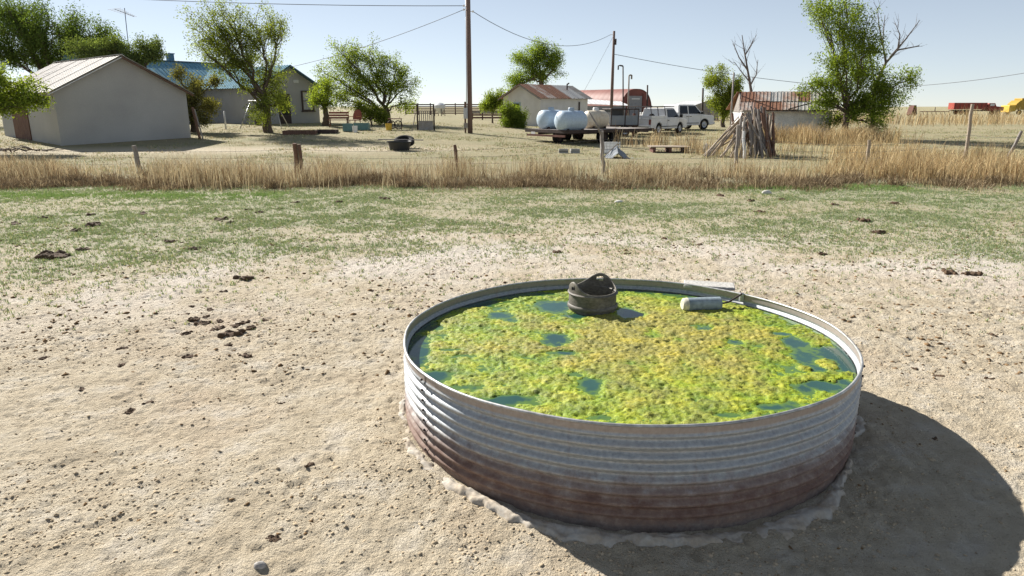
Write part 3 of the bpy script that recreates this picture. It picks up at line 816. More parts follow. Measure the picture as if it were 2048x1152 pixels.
ok = (np.hypot(x2 - TX, y2 - TY) > TR + .15) & (r.random(m_) < .08 + 1.0 * sst(.45, .62, fbm(x2 * 1.1, y2 * 1.1, 3, 25))); x2, y2 = x2[ok], y2[ok]; m_ = len(x2)
xx = np.concatenate([xx, x2]); yy = np.concatenate([yy, y2]); s = np.concatenate([s, .009 + .016 * r.random(m_) ** 2.5])
t = np.concatenate([t, np.array([.36, .29, .23]) * r.uniform(.7, 1.5, (m_, 1))])
clods('soil_crumbs', xx, yy, s * 1.15, t, M['clod'], 62, 'small crumbs of dry soil and dung strewn over the trampled dirt', 'soil')

# larger dung lumps, one object each
M['dung'] = tone('dung', (.075, .045, .026), (.14, .09, .053), 8, .95, .6, .01, 0, 60, fine_amt=.4)
M['dung_pale'] = tone('dung_pale', (.17, .125, .085), (.26, .20, .145), 8, .95, .6, .01, 0, 60, fine_amt=.4)
protos = []
for k in range(7):
    rr_ = random.Random(k + 3); mb = MB()
    for j in range(rr_.randint(9, 15)):
        s0 = rr_.uniform(.18, .52)
        mb.blob((max(-1, min(1, rr_.gauss(0, .55))), max(-.7, min(.7, rr_.gauss(0, .4))), s0 * .4), (s0, s0 * rr_.uniform(.6, 1), s0 * .75), k * 31 + j, 2, .22)
    mb.blob((0, 0, .10), (1.15, .85, .26), k * 7, 2, .18)
    me = bpy.data.meshes.new('dung'); me.from_pydata(mb.v, [], mb.f); protos.append(me)
def dung(u, v, size, label, group, k=0, pale=False, name='dung_lump'):
    p = G(u, v)
    me = protos[k % 7]
    if pale:
        me = me.copy()
    if not me.materials: me.materials.append(M['dung_pale'] if pale else M['dung'])
    o = bpy.data.objects.new(name, me); col.objects.link(o)
    o.location = (p.x, p.y, h1(p.x, p.y) - .008); o.scale = (size * 2.3, size * 2.3, size * 2.4); o.rotation_euler = (0, 0, k * 1.7 + u)
    return tag(o, label, 'dung', group)
clus = [(462, 668, .040), (437, 655, .026), (405, 645, .026), (388, 640, .022), (412, 632, .020), (372, 628, .018), (500, 655, .024), (488, 645, .020), (470, 650, .022), (372, 668, .022), (342, 655, .016), (420, 618, .022), (384, 612, .018), (392, 600, .014),
        (445, 583, .020), (530, 640, .016), (510, 645, .014), (455, 690, .018), (440, 640, .018), (425, 660, .014)]
for i, (u, v, s) in enumerate(clus):
    dung(u, v, s, 'dark brown dung lump in the loose scatter on the dirt left of the tank', 'dung scattered left of the tank', i)
far = [(87, 436, .05), (182, 430, .05), (100, 432, .03), (286, 428, .05), (188, 452, .07), (150, 462, .05), (440, 440, .06), (460, 446, .04), (340, 484, .05), (390, 498, .05), (592, 405, .05), (680, 405, .05), (770, 398, .06), (500, 420, .04), (520, 425, .04), (560, 418, .04), (165, 500, .05), (30, 448, .05)]
for i, (u, v, s) in enumerate(far):
    dung(u, v, s * .8, 'dark dung lump lying in the short green grass near the fence', 'dung in the grass on the left', i + 2)
rt = [(1440, 392, .06), (1420, 366, .06), (1660, 360, .06), (1500, 402, .05), (1565, 400, .05), (1520, 424, .05), (1728, 442, .07), (1756, 466, .06), (1670, 410, .05), (1790, 408, .05), (1900, 545, .05), (1945, 548, .06), (1860, 538, .03), (1646, 508, .035), (1328, 478, .035), (1398, 490, .03), (1115, 505, .04), (1255, 507, .02)]
for i, (u, v, s) in enumerate(rt):
    dung(u, v, s * .8, 'dark dung lump on the thin grass beyond the tank, towards the right', 'dung in the grass on the right', i + 4)
nr = [(298, 804, .016), (262, 822, .018), (376, 712, .022), (245, 698, .020), (245, 730, .018), (88, 715, .02), (490, 712, .020), (165, 780, .014), (560, 805, .012), (545, 1075, .014), (1870, 880, .012), (1880, 750, .016), (1830, 735, .014), (1980, 758, .014), (620, 930, .012), (1985, 670, .016), (1920, 660, .014)]
for i, (u, v, s) in enumerate(nr):
    dung(u, v, s, 'small dark clod lying alone on the open dirt near the tank', 'clods on the open dirt', i + 1)
dung(492, 556, .045, 'broad flattened brown dung pat at the edge of the grass, left of the tank', None, 1, True, 'dung_pat')
dung(105, 515, .075, 'largest flat tan dung pat in the grass near the left edge', None, 3, True, 'dung_pat')
# stones
M['stone'] = tone('stone', (.30, .28, .26), (.42, .40, .37), 6, .9, .4, .01, 0, 40)
M['stone_white'] = tone('stone_white', (.55, .53, .48), (.66, .64, .58), 6, .9, .4, .01, 0, 40)
def stone(u, v, r3, mat, label, name='stone'):
    p = G(u, v); mb = MB(); mb.blob((0, 0, r3[2] * .5), r3, int(u), 3, .07)
    o = mb.build(name, mat, None, smooth=True); o.location = (p.x, p.y, h1(p.x, p.y) - .01)
    tag(o, label, 'stone')
stone(520, 1130, (.030, .022, .022), M['stone'], 'small grey stone on the dirt at the bottom of the picture')
stone(1533, 388, (.12, .07, .07), M['stone_white'], 'large pale rock in the grass right of the tub, near the fence')
stone(1238, 405, (.10, .05, .045), M['stone_white'], 'pale flat rock in the grass straight behind the tub')
stone(1105, 972, (.03, .02, .02), M['stone_white'], 'little whitish stone against the concrete footing of the tank')

# ================================================================== FENCE
fence = thing('wire_fence', 'barbed wire fence on leaning weathered wooden posts, running through the dry grass', 'fence', (0, 0, 0))
def post(u_b, v_b, u_t, v_t, D, r, mat, parent, name='post', split=False):
    a = P(u_b, v_b, D); b = P(u_t, v_t, D)
    a.z = h1(a.x, a.y) - .25
    rr_ = random.Random(int(u_b)); pts = []
    for i in range(7):
        t_ = i / 6; q = a.lerp(b, t_); q.x += rr_.gauss(0, r * .18); q.y += rr_.gauss(0, r * .18); pts.append(q)
    mb = MB(); mb.tube(pts, [r * (1.12 - .2 * i / 6 + rr_.uniform(-.06, .06)) for i in range(7)], 9)
    if split:
        q2 = [q + Vector((r * 1.75, .02, -.03)) for q in pts]; mb2 = MB(); mb2.tube(q2, [r * .8] * 7, 8)
        mb2.build(name, mat, parent, smooth=True)
    mb.build(name, mat, parent, auto=R_(50)); return b
fp = [(283, 345, 268, 291, 22.3, .075, 'wood_grey'), (597, 358, 589, 287, 22.3, .075, 'wood_brown'), (917, 350, 910, 290, 22.3, .055, 'wood_brown'), (1208, 352, 1203, 262, 22.5, .06, 'wood_grey'),
      (1472, 345, 1476, 250, 23.2, .06, 'wood_grey'), (1735, 345, 1738, 280, 24.0, .055, 'wood_pale'), (1930, 315, 1946, 208, 25.5, .06, 'wood_pale'), (2010, 318, 2044, 262, 26.5, .06, 'wood_grey'), (-60, 345, -62, 286, 22.3, .07, 'wood_grey')]
tops = []
for ub, vb, ut, vt, D, r0, mt in fp:
    tops.append((post(ub, vb, ut, vt, D, r0, M[mt], fence, split=(mt == 'wood_brown' and r0 > .07)), ub))
q0, q1, q2 = P(1203, 270, 22.5), P(1194, 250, 22.5), P(1178, 224, 22.5)
mb = MB(); mb.tube([q0, q1, q2], [.045, .035, .02], 7); mb.build('post_fork', M['wood_grey'], fence, smooth=True)
order = sorted(tops, key=lambda t: t[0].x)
for frac in (.95, .68, .42):
    pts = []
    for i in range(len(order)):
        tp = order[i][0]; q = Vector((tp.x, tp.y - .06, h1(tp.x, tp.y) + (min(tp.z, 1.35) - h1(tp.x, tp.y)) * frac * .85)); pts.append(q)
        if i < len(order) - 1:
            nx_ = order[i + 1][0]; q2 = Vector((nx_.x, nx_.y - .06, h1(nx_.x, nx_.y) + (min(nx_.z, 1.35) - h1(nx_.x, nx_.y)) * frac * .85))
            for t_ in (.25, .5, .75): m_ = q.lerp(q2, t_); m_.z -= .05 * 4 * t_ * (1 - t_); pts.append(m_)
    mb = MB(); mb.tube(pts, .0035, 5)
    for i in range(len(pts) - 1):
        for t_ in np.arange(.05, 1, .12):
            m_ = pts[i].lerp(pts[i + 1], float(t_)); mb.bar(m_ + Vector((-.012, 0, -.02)), m_ + Vector((.012, 0, .02)), .004, .004)
    mb.build('barbed_wire', M['wire'], fence)

# ================================================================== BUILDINGS
def frame_from(pa, pb):
    """local frame: origin pa, x along pa->pb on plan, y into the building"""
    d = Vector((pb[0] - pa[0], pb[1] - pa[1], 0)); return math.atan2(d.y, d.x), d.length
def ribbed(mb_parent, a, b, c, d, mat, name, pitch=.2, rib=(.03, .025), thick=.012, label=None):
    """roof sheet a-b (eave) c-d (ridge, over b and a): flat sheet with raised ribs running eave to ridge"""
    a, b, c, d = map(Vector, (a, b, c, d))
    mb = MB(); mb.quad(a, b, c, d, thick)
    nrm = (b - a).cross(d - a).normalized()
    n = max(1, int((b - a).length / pitch))
    for i in range(n + 1):
        t_ = min(max(i / n, .004), .996)
        p, q = a.lerp(b, t_), d.lerp(c, t_)
        mb.bar(p + nrm * rib[1] * .4, q + nrm * rib[1] * .4, rib[0], rib[1], up=nrm)
    o = mb.build(name, mat, mb_parent)
    if label: o['label'] = label
    return o
def gable_walls(W, Lg, he, hp, base=-.4):
    mb = MB()
    pl = [(0, base), (W, base), (W, he), (W / 2, hp), (0, he)]
    mb.prism(pl, 0, Lg)
    return mb

# ---- stucco garage on the left
a = GD(115, 33.0); b = GD(378, 37.6)
rz, W = frame_from(a, b)
g0 = min(a.z, b.z)
gar = thing('garage', 'grey stucco garage with pale tin gable roof at the left edge', 'garage', (a.x, a.y, g0), rz)
he = P(108, 180, 33.0).z - g0; hp = P(240, 110, 35.3).z - g0 - .06; Lg = 9.0
gable_walls(W, Lg, he, hp).build('wall', M['stucco'], gar)
ov = .28; sl = (hp - he) / (W / 2)
def rf(x, y): return Vector((x, y, he + .05 + (x if x <= W / 2 else W - x) * sl))
nsh = 5
for i in range(nsh):
    y0, y1 = -ov + (Lg + 2 * ov) * i / nsh, -ov + (Lg + 2 * ov) * (i + 1) / nsh
    lift = .012 * (i % 2)
    up = Vector((0, 0, lift))
    ribbed(gar, rf(-ov, y1) + up, rf(-ov, y0 - .06) + up, rf(W / 2, y0 - .06) + up, rf(W / 2, y1) + up, M['tin_grey'], 'roof_sheet', .33, (.035, .02))
    ribbed(gar, rf(W + ov, y0 - .06) + up, rf(W + ov, y1) + up, rf(W / 2, y1) + up, rf(W / 2, y0 - .06) + up, M['tin_grey'], 'roof_sheet', .33, (.035, .02))
mb = MB(); mb.bar(rf(W / 2, -ov - .02) + Vector((0, 0, .03)), rf(W / 2, Lg + ov) + Vector((0, 0, .03)), .16, .02); mb.build('ridge_cap', M['tin_pale'], gar)
mb = MB()
mb.bar(rf(-ov, -ov + .02) - Vector((0, 0, .10)), rf(W / 2, -ov + .02) - Vector((0, 0, .10)), .04, .13, up=(0, 1, 0)); mb.build('barge_board', M['white_old'], gar)
mb = MB(); mb.bar(rf(W / 2, -ov + .02) - Vector((0, 0, .10)), rf(W + ov, -ov + .02) - Vector((0, 0, .10)), .04, .13, up=(0, 1, 0)); mb.build('barge_board', M['wood_brown'], gar)
mb = MB(); mb.box((-.02, Lg * .62, 1.05), (.05, 2.6, 2.1)); mb.build('side_door', M['wood_brown'], gar)

# ---- house with blue metal roof
hr = GD(640, 54.0); hl = GD(521, 50.0)
rz, W = frame_from(hl, hr); g0 = min(hl.z, hr.z)
hou = thing('house', 'grey stucco farmhouse with bright blue ribbed metal roof behind the trees', 'house', (hl.x, hl.y, g0), rz)
he = P(640, 174, 54).z - g0; hp = P(583, 132, 52).z - g0
Lw = 11.0
gable_walls(W, Lw, he, hp).build('wall', M['stucco_house'], hou)
# main body behind, running to the left of the wing
MW, ML = 8.0, 7.2                              # depth, length
mhe, mhp = he - .15, he + 1.95
y0 = 7.5
mb = MB(); fr = Matrix(((0, 1, 0), (1, 0, 0), (0, 0, 1)))
mb.prism([(y0, -.4), (y0 + MW, -.4), (y0 + MW, mhe), (y0 + MW / 2, mhp), (y0, mhe)], -ML, W, frame=fr)
mb.build('wall', M['stucco_house'], hou)
ov = .4; sl = (hp - he) / (W / 2)
def rf(x, y): return Vector((x, y, he + .06 + (x if x <= W / 2 else W - x) * sl))
ribbed(hou, rf(-ov, Lw), rf(-ov, -ov), rf(W / 2, -ov), rf(W / 2, Lw), M['blue_tin'], 'roof_panel', .32, (.04, .03))
ribbed(hou, rf(W + ov, -ov), rf(W + ov, Lw), rf(W / 2, Lw), rf(W / 2, -ov), M['blue_tin'], 'roof_panel', .32, (.04, .03))
sm = (mhp - mhe) / (MW / 2)
e0, e1 = Vector((-ML - ov, y0 - ov, mhe + .06 - ov * sm)), Vector((W + ov, y0 - ov, mhe + .06 - ov * sm))
r0, r1 = Vector((-ML - ov, y0 + MW / 2, mhp + .06)), Vector((W + ov, y0 + MW / 2, mhp + .06))
ribbed(hou, e0, e1, r1, r0, M['blue_tin'], 'roof_panel', .32, (.04, .03))
b0, b1 = Vector((-ML - ov, y0 + MW + ov, mhe + .06 - ov * sm)), Vector((W + ov, y0 + MW + ov, mhe + .06 - ov * sm))
ribbed(hou, b1, b0, r0, r1, M['blue_tin'], 'roof_panel', .32, (.04, .03))
mb = MB(); mb.bar(r0 + Vector((0, 0, .03)), r1 + Vector((0, 0, .03)), .3, .05, up=(0, 0, 1)); mb.build('ridge_cap', M['blue_trim'], hou)
for s_ in (0, 1):
    A = rf(-ov, -ov) if s_ == 0 else rf(W / 2, -ov); B = rf(W / 2, -ov) if s_ == 0 else rf(W + ov, -ov)
    mb = MB(); mb.bar(A - Vector((0, .02, .09)), B - Vector((0, .02, .09)), .05, .20, up=(0, 1, 0)); mb.build('barge_board', M['blue_trim'], hou)
mb = MB(); mb.bar(e0 - Vector((0, .03, .07)), e1 - Vector((0, .03, .07)), .14, .05, up=(0, 1, 0)); mb.build('fascia', M['blue_trim'], hou)
def window(parent, x, z, w_, h_, y, pane, fw=.11):
    f = MB()
    for bx_, bz_, bw, bh in ((x, z + h_ / 2, w_ + fw, fw), (x, z - h_ / 2, w_ + fw, fw), (x - w_ / 2, z, fw, h_ - fw), (x + w_ / 2, z, fw, h_ - fw)): f.box((bx_, y - .03, bz_), (bw, .10, bh))
    f.box((x, y - .02, z), (w_ - fw, .06, .05))
    fo_ = f.build('window', M['brown_trim'], parent)
    q = MB(); q.box((x, y - .004, z), (w_ - .02, .03, h_ - .02)); q.build('pane', pane, fo_)
    s = MB(); s.box((x, y - .06, z - h_ / 2 - .08), (w_ + .25, .14, .05)); s.build('sill', M['brown_trim'], fo_)
window(hou, W * .80, 1.62, .95, 1.35, 0, M['curtain'])
# main-body window and door
def main_x(u, D=58):                              # x of a column on the main front wall
    m_ = Matrix.Rotation(-rz, 3, 'Z'); d = ray(u, 230); o_ = Vector((hl.x, hl.y, 0))
    A = m_ @ Vector((d.x, d.y, 0)); Bc = m_ @ (Vector((0, 0, 0)) - o_); t_ = (y0 - Bc.y) / A.y
    return Bc.x + A.x * t_
window(hou, main_x(445), 1.55, .8, 1.5, y0, M['glass'])
mb = MB(); mb.box((W * .40, -.03, 1.05), (.95, .08, 2.1)); d_ = mb.build('door', M['brown_trim'], hou)
mb = MB(); mb.box((W * .40, -.075, 1.25), (.6, .03, 1.2)); mb.build('pane', M['glass'], d_)
mb = MB(); mb.box((W * .40 + .38, -.10, 1.0), (.05, .06, .12)); mb.build('handle', M['steel'], d_)
mb = MB(); mb.box((W * .62, -.03, he + .35), (.45, .05, .22))
for k in range(4): mb.box((W * .62, -.065, he + .27 + k * .055), (.42, .03, .02))
mb.build('gable_vent', M['white_old'], hou)
mb = MB(); cx = main_x(418); mb.box((cx, y0 + MW / 2 + .9, mhp + .15), (.45, .45, 1.0)); mb.box((cx, y0 + MW / 2 + .9, mhp + .69), (.55, .55, .08)); mb.build('chimney', M['blue_trim'], hou, bevel=.02)
# tv antenna above the house
ab = P(258, 130, 60.0); ab.z = gz(ab.x, ab.y); at_ = P(250, 24, 60.0)
ant = thing('tv_antenna', 'thin rooftop television antenna mast with crossed arms above the left trees', 'antenna', (ab.x, ab.y, ab.z))
mb = MB(); mb.tube([(0, 0, 0), (at_.x - ab.x, 0, at_.z - ab.z + .3)], .03, 6); mb.build('mast', M['wire'], ant)
tp = Vector((at_.x - ab.x, 0, at_.z - ab.z))
mb = MB(); mb.tube([tp + Vector((-.9, .1, .25)), tp + Vector((.75, -.1, -.35))], .022, 6); mb.build('boom', M['wire'], ant)
for i in range(9):
    t_ = i / 8; c_ = (tp + Vector((-.9, .1, .25))).lerp(tp + Vector((.75, -.1, -.35)), t_); hl_ = 1.25 - .8 * t_
    mb = MB(); mb.tube([c_ + Vector((-hl_ * .75, hl_ * .6, .03)), c_ + Vector((hl_ * .75, -hl_ * .6, -.03))], .014, 5); mb.build('element', M['wire'], ant)

# ---- white shed with rusty roof, centre
nc = GD(1080, 56.0)
shd = thing('white_shed', 'white gabled shed with rust streaked tin roof behind the gas tanks', 'shed', (nc.x, nc.y, nc.z), R_(50))
# local x = along the side wall (right, away), local y = along the gable (left, away)
Ls, Ws = 6.6, 3.8
he = P(1080, 194, 56).z - nc.z; hp = P(1043, 169, 57).z - nc.z
mb = MB(); mb.prism([(0, -.4), (Ws, -.4), (Ws, he), (Ws / 2, hp), (0, he)], 0, Ls, frame=Matrix(((0, 1, 0), (1, 0, 0), (0, 0, 1))))
mb.build('wall', M['white_siding'], shd)
sl = (hp - he) / (Ws / 2); ov = .3
def rfs(x, y): return Vector((x, y, he + .05 + (y if y <= Ws / 2 else Ws - y) * sl))
mats = ['tin_rust', 'tin_rust2', 'tin_rust', 'tin_rust', 'tin_pale', 'tin_pale', 'tin_grey']
for i, mt in enumerate(mats):
    x0, x1 = -ov + (Ls + 2 * ov) * i / 7, -ov + (Ls + 2 * ov) * (i + 1) / 7 + .05; up = Vector((0, 0, .010 * (i % 2)))
    ribbed(shd, rfs(x0, -ov) + up, rfs(x1, -ov) + up, rfs(x1, Ws / 2) + up, rfs(x0, Ws / 2) + up, M[mt], 'roof_sheet', .3, (.03, .02))
    ribbed(shd, rfs(x1, Ws + ov) + up, rfs(x0, Ws + ov) + up, rfs(x0, Ws / 2) + up, rfs(x1, Ws / 2) + up, M['tin_rust'], 'roof_sheet', .3, (.03, .02))
for A, B in ((rfs(-ov, -ov), rfs(-ov, Ws / 2)), (rfs(-ov, Ws / 2), rfs(-ov, Ws + ov))):
    mb = MB(); mb.bar(A - Vector((.02, 0, .09)), B - Vector((.02, 0, .09)), .04, .14, up=(1, 0, 0)); mb.build('barge_board', M['wood_grey'], shd)
for k in range(12):
    mb = MB(); mb.box((.25 + k * (Ls - .3) / 11, -.14, he - .08), (.06, .3, .09)); mb.build('rafter_end', M['wood_grey'], shd)
mb = MB(); mb.box((-.03, Ws * .62, 1.5), (.06, .8, .7)); f_ = mb.build('window', M['blue_panel'], shd)
mb = MB(); mb.box((-.065, Ws * .62, 1.5), (.02, .62, .52)); mb.build('pane', M['glass'], f_)
mb = MB(); mb.tube([rfs(Ls * .78, Ws * .30), rfs(Ls * .78, Ws * .30) + Vector((0, 0, .45))], .06, 8); mb.tube([rfs(Ls * .78, Ws * .30) + Vector((0, 0, .45)), rfs(Ls * .78, Ws * .30) + Vector((.25, 0, .55))], .06, 8); mb.build('stove_pipe', M['dark_steel'], shd)
mb = MB(); mb.box((Ls * .80, -.06, .95), (.10, .08, 1.9)); mb.build('drain_pipe', M['dark_steel'], shd)

# ---- red quonset hut
qc = GD(1272, 100.0); QR = 4.05
quo = thing('quonset_hut', 'faded red arched metal quonset hut beyond the pickups', 'hut', (qc.x, qc.y, qc.z), math.atan2(.8, -.6))
QL, hw = 11.5, 3.2
def arch(n=28):
    out = []
    for i in range(n + 1):
        a_ = math.pi * i / n; out.append((hw * math.copysign(abs(math.cos(a_)) ** .8, math.cos(a_)), QR * math.sin(a_) ** .72))
    return out
ar = arch(); nb = 12
for k in range(nb):                                # curved shell, one bay a sheet
    mb = MB(); xa, xb = QL * k / nb, QL * (k + 1) / nb
    vs = [(xa, y_, z_) for y_, z_ in ar] + [(xa + (xb - xa) * .5, y_ * 1.004, z_ * 1.004) for y_, z_ in ar] + [(xb, y_, z_) for y_, z_ in ar]; n_ = len(ar)
    mb.add(vs, [(i + j * n_, i + 1 + j * n_, i + 1 + n_ + j * n_, i + n_ + j * n_) for i in range(n_ - 1) for j in (0, 1)]); mb.build('roof_sheet', M['red_tin'], quo, smooth=True)
mb = MB(); n_ = len(ar); mb.add([(.15, y_, z_) for y_, z_ in ar] + [(.15, 0, 0)], [(i, i + 1, n_) for i in range(n_ - 1)]); mb.build('end_wall', M['red_dark'], quo); mb = MB(); mb.add([(QL - .1, y_, z_) for y_, z_ in ar] + [(QL - .1, 0, 0)], [(i, i + 1, n_) for i in range(n_ - 1)]); mb.build('end_wall', M['red_dark'], quo)
mb = MB(); mb.box((.10, .2, 1.55), (.08, 2.6, 3.1)); dq = mb.build('door', M['grey_door'], quo)
mb = MB(); mb.box((.04, .2, 2.7), (.04, 1.6, .15)); mb.build('sign_bar', M['white_old'], dq)
mb = MB(); mb.tube([(-.02, -1.25, 0), (-.02, -1.25, 3.4)], .07, 6); mb.tube([(-.02, 1.65, 0), (-.02, 1.65, 3.4)], .07, 6); mb.build('door_frame', M['red_dark'], quo)
# lean-to with pale roof in front of the quonset
lc = GD(1172, 74.0)
len_ = thing('lean_to', 'low grey lean-to with pale flat tin roof in front of the red hut', 'shed', (lc.x, lc.y, lc.z), R_(8))
mb = MB(); mb.box((2.1, 1.4, .85), (4.2, 2.8, 1.75)); mb.build('wall', M['grey_door'], len_)
ribbed(len_, (-.2, -.2, 1.95), (4.5, -.2, 1.75), (4.5, 3, 2.2), (-.2, 3, 2.5), M['white_old'], 'roof_sheet', .5)
# low pale building right of the trucks
lb = GD(1385, 88.0)
lo = thing('low_barn', 'low pale building with shallow roof just behind the right pickup', 'barn', (lb.x, lb.y, lb.z), R_(10))
gable_walls(3.4, 7, 1.75, 2.3).build('wall', M['tin_grey'], lo)
ribbed(lo, (-.2, 7, 1.72), (-.2, -.2, 1.72), (1.7, -.2, 2.36), (1.7, 7, 2.36), M['white_old'], 'roof_sheet', .5)
ribbed(lo, (3.6, -.2, 1.72), (3.6, 7, 1.72), (1.7, 7, 2.36), (1.7, -.2, 2.36), M['white_old'], 'roof_sheet', .5)

# ---- small whitewashed shed with patched rusty roof, right
sa = GD(1540, 42.0); sb = GD(1655, 43.5)
rz = R_(-5); W2 = 5.4
so = GD(1478, 42.4)
sr = thing('rusty_roofed_shed', 'low whitewashed shed with patched rusty tin roof behind the post pile', 'shed', (so.x, so.y, so.z), rz)
he = P(1560, 222, 42.5).z - so.z; hb = P(1560, 185, 45).z - so.z
mb = MB(); mb.box((W2 / 2 + .1, 1.6, he / 2 - .2), (W2 - .3, 3.0, he + .3)); mb.build('wall', M['whitewash'], sr)
mb = MB(); mb.prism([(.15, he - .1), (3.05, he - .1), (1.62, hb - .06)], .25, W2 - .25, frame=Matrix(((0, 1, 0), (1, 0, 0), (0, 0, 1)))); mb.build('gable', M['wood_grey'], sr)
mats = ['tin_rust', 'tin_rust2', 'tin_pale', 'tin_rust2', 'tin_rust', 'tin_pale', 'tin_pale']
for i, mt in enumerate(mats):
    x0, x1 = -.1 + (W2 + .3) * i / 7, -.1 + (W2 + .3) * (i + 1) / 7 + .06; up = Vector((0, 0, .016 * (i % 2)))
    zc = he + .06; xm = (x0 + x1) / 2; skew = .26
    ym, zm = .72, zc + (hb - zc) * .5
    ribbed(sr, Vector((x0, -.3, zc)) + up, Vector((x1, -.3, zc - .015 * (i == 4))) + up, Vector((x1 + skew, ym, zm)) + up, Vector((x0 + skew, ym, zm)) + up, M[mats[(i * 3 + 1) % 7]], 'roof_sheet', .19, (.04, .02))
    ribbed(sr, Vector((x0 + skew, ym - .10, zm - .05)) + up * 1.5 + Vector((0, 0, .025)), Vector((x1 + skew, ym - .10, zm - .05)) + up * 1.5 + Vector((0, 0, .025)), Vector((x1 + 2 * skew, 1.65, hb + .02)) + up, Vector((x0 + 2 * skew, 1.65, hb + .02)) + up, M[mt], 'roof_sheet', .19, (.04, .02))
    ribbed(sr, Vector((x1, 3.4, zc)) + up, Vector((x0, 3.4, zc)) + up, Vector((x0 + skew, 1.67, hb + .02)) + up, Vector((x1 + skew, 1.67, hb + .02)) + up, M['tin_rust'], 'roof_sheet', .19, (.04, .02))
mb = MB(); mb.bar((.05, -.2, he - .02), (W2 + .1, -.2, he - .02), .06, .10, up=(0, 1, 0)); mb.build('eave_board', M['wood_grey'], sr)
mb = MB(); mb.tube([(W2 * .50, -.30, he + .10), (W2 * .64, -.1, he + .30), (W2 * .78, .25, he + .48)], .035, 6); mb.build('bent_pipe', M['dark_steel'], sr)

# ================================================================== UTILITY POLES AND WIRES
pb = GD(940, 42.0)
pole = thing('utility_pole', 'tall near wooden utility pole with meter boxes, in the middle of the yard', 'utility pole', (pb.x, pb.y, pb.z))
mb = MB(); mb.tube([(0, 0, -.4), (0, 0, 4), (0, 0, 10)], [.15, .135, .11], 14); mb.build('shaft', M['pole_wood'], pole, smooth=True)
mb = MB(); mb.box((-.24, -.12, 1.15), (.24, .2, .62)); mb.build('meter_box', M['steel'], pole, bevel=.01)
mb = MB(); mb.box((-.24, -.10, .45), (.26, .16, .28)); mb.build('meter_box', M['tin_grey'], pole, bevel=.01)
mb = MB(); mb.tube([(-.2, -.12, 1.4), (-.16, -.13, 3), (-.12, -.13, 9)], .025, 6); mb.build('conduit', M['steel'], pole, smooth=True)
mb = MB(); mb.box((-.27, -.1, .75), (.10, .10, 2.1)); mb.build('backboard', M['wood_brown'], pole)
for z_, s_ in ((7.05, -1), (6.75, 1), (6.85, -1)):
    mb = MB(); mb.tube([(.10 * s_, 0, z_), (.24 * s_, 0, z_)], .018, 6); mb.lathe([(.001, -.06), (.045, -.05), (.055, 0), (.045, .05), (.001, .06)], 12, c=(.26 * s_, 0, z_)); mb.build('insulator', M['white_old'], pole)
p2 = GD(1222, 64.0)
pole2 = thing('utility_pole', 'farther slim utility pole rising between the white shed and red hut', 'utility pole', (p2.x, p2.y, p2.z))
h2 = P(1222, 62, 64).z - p2.z
mb = MB(); mb.tube([(0, 0, -.4), (0, 0, h2 * .5), (0, 0, h2)], [.15, .13, .10], 12); mb.build('shaft', M['pole_wood'], pole2, smooth=True)
mb = MB(); mb.box((.16, -.12, h2 - .9), (.12, .14, .5)); mb.build('switch_box', M['dark_steel'], pole2, bevel=.01)
mb = MB(); mb.tube([(-.12, 0, h2 - .3), (-.3, 0, h2 - .3)], .02, 6); mb.lathe([(.001, -.06), (.05, 0), (.001, .06)], 10, c=(-.3, 0, h2 - .3)); mb.build('insulator', M['white_old'], pole2)
def wire(a, b, sag, r, label):
    a, b = Vector(a), Vector(b); pts = []
    for i in range(25):
        t_ = i / 24; q = a.lerp(b, t_); q.z -= sag * 4 * t_ * (1 - t_); pts.append(q)
    mb = MB(); mb.tube([q - a for q in pts], r, 5); o = mb.build('power_line', M['wire'], None, smooth=True); o.location = a
    tag(o, label, 'wire', 'overhead wires')
A1 = Vector((pb.x - .26, pb.y, pb.z + 7.05)); A2 = Vector((pb.x + .26, pb.y, pb.z + 6.75)); A3 = Vector((pb.x - .26, pb.y, pb.z + 6.85))
farl = P(-900, -110, 45)
wire(A1, farl, .9, .018, 'overhead wire crossing the top left of the sky to the near pole')
wire(A3, P(585, 133, 52), .25, .016, 'service wire slanting from the near pole down to the house gable')
B2 = Vector((p2.x - .3, p2.y, p2.z + h2 - .3))
wire(A2, B2, 1.35, .018, 'sagging wire strung between the near pole and the farther pole')
wire(B2 + Vector((.3, 0, -1.6)), P(1700, 175, 62), .3, .02, 'long wire running from the farther pole toward the right tree')
wire(P(1700, 175, 62), P(2200, 118, 45), .5, .018, 'overhead wire rising to the right edge of the sky')
wire(B2 + Vector((.3, 0, 0)), P(1150, 214, 67), .1, .012, 'guy wire slanting down left from the farther pole')
# vent stacks and bare posts
def stack(ub, ut, vt, D, r, label, name, mat, hook=0, bv=None):
    a = GD(ub, D); b = P(ut, vt, D); t = thing(name, label, 'pipe' if 'pipe' in name else 'post', tuple(a))
    mb = MB(); mb.tube([(0, 0, -.3), (b.x - a.x, 0, b.z - a.z)], [r, r * .9], 8); mb.build('stem', mat, t, smooth=True)
    if hook:
        q = Vector((b.x - a.x, 0, b.z - a.z)); mb = MB(); mb.tube([q, q + Vector((hook * .3, 0, .05)), q + Vector((hook * .45, 0, .02)), q + Vector((hook * .45, 0, -.35))], r, 8); mb.build('hood', mat, t, smooth=True)
stack(1247, 1246, 132, 70, .07, 'tall dark vent pipe with hooked top left of the red hut end', 'vent_pipe', M['dark_steel'], -1)
stack(1256, 1258, 151, 72, .08, 'pale lower vent pipe with small hook in front of the red hut', 'vent_pipe', M['wood_grey'], .6)
stack(1294, 1295, 170, 98, .12, 'thin dark pole just right of the red hut arch', 'post', M['dark_steel'])
stack(1405, 1406, 176, 60, .09, 'short dark pole beside the leafy tree behind the right pickup', 'post', M['dark_steel'])
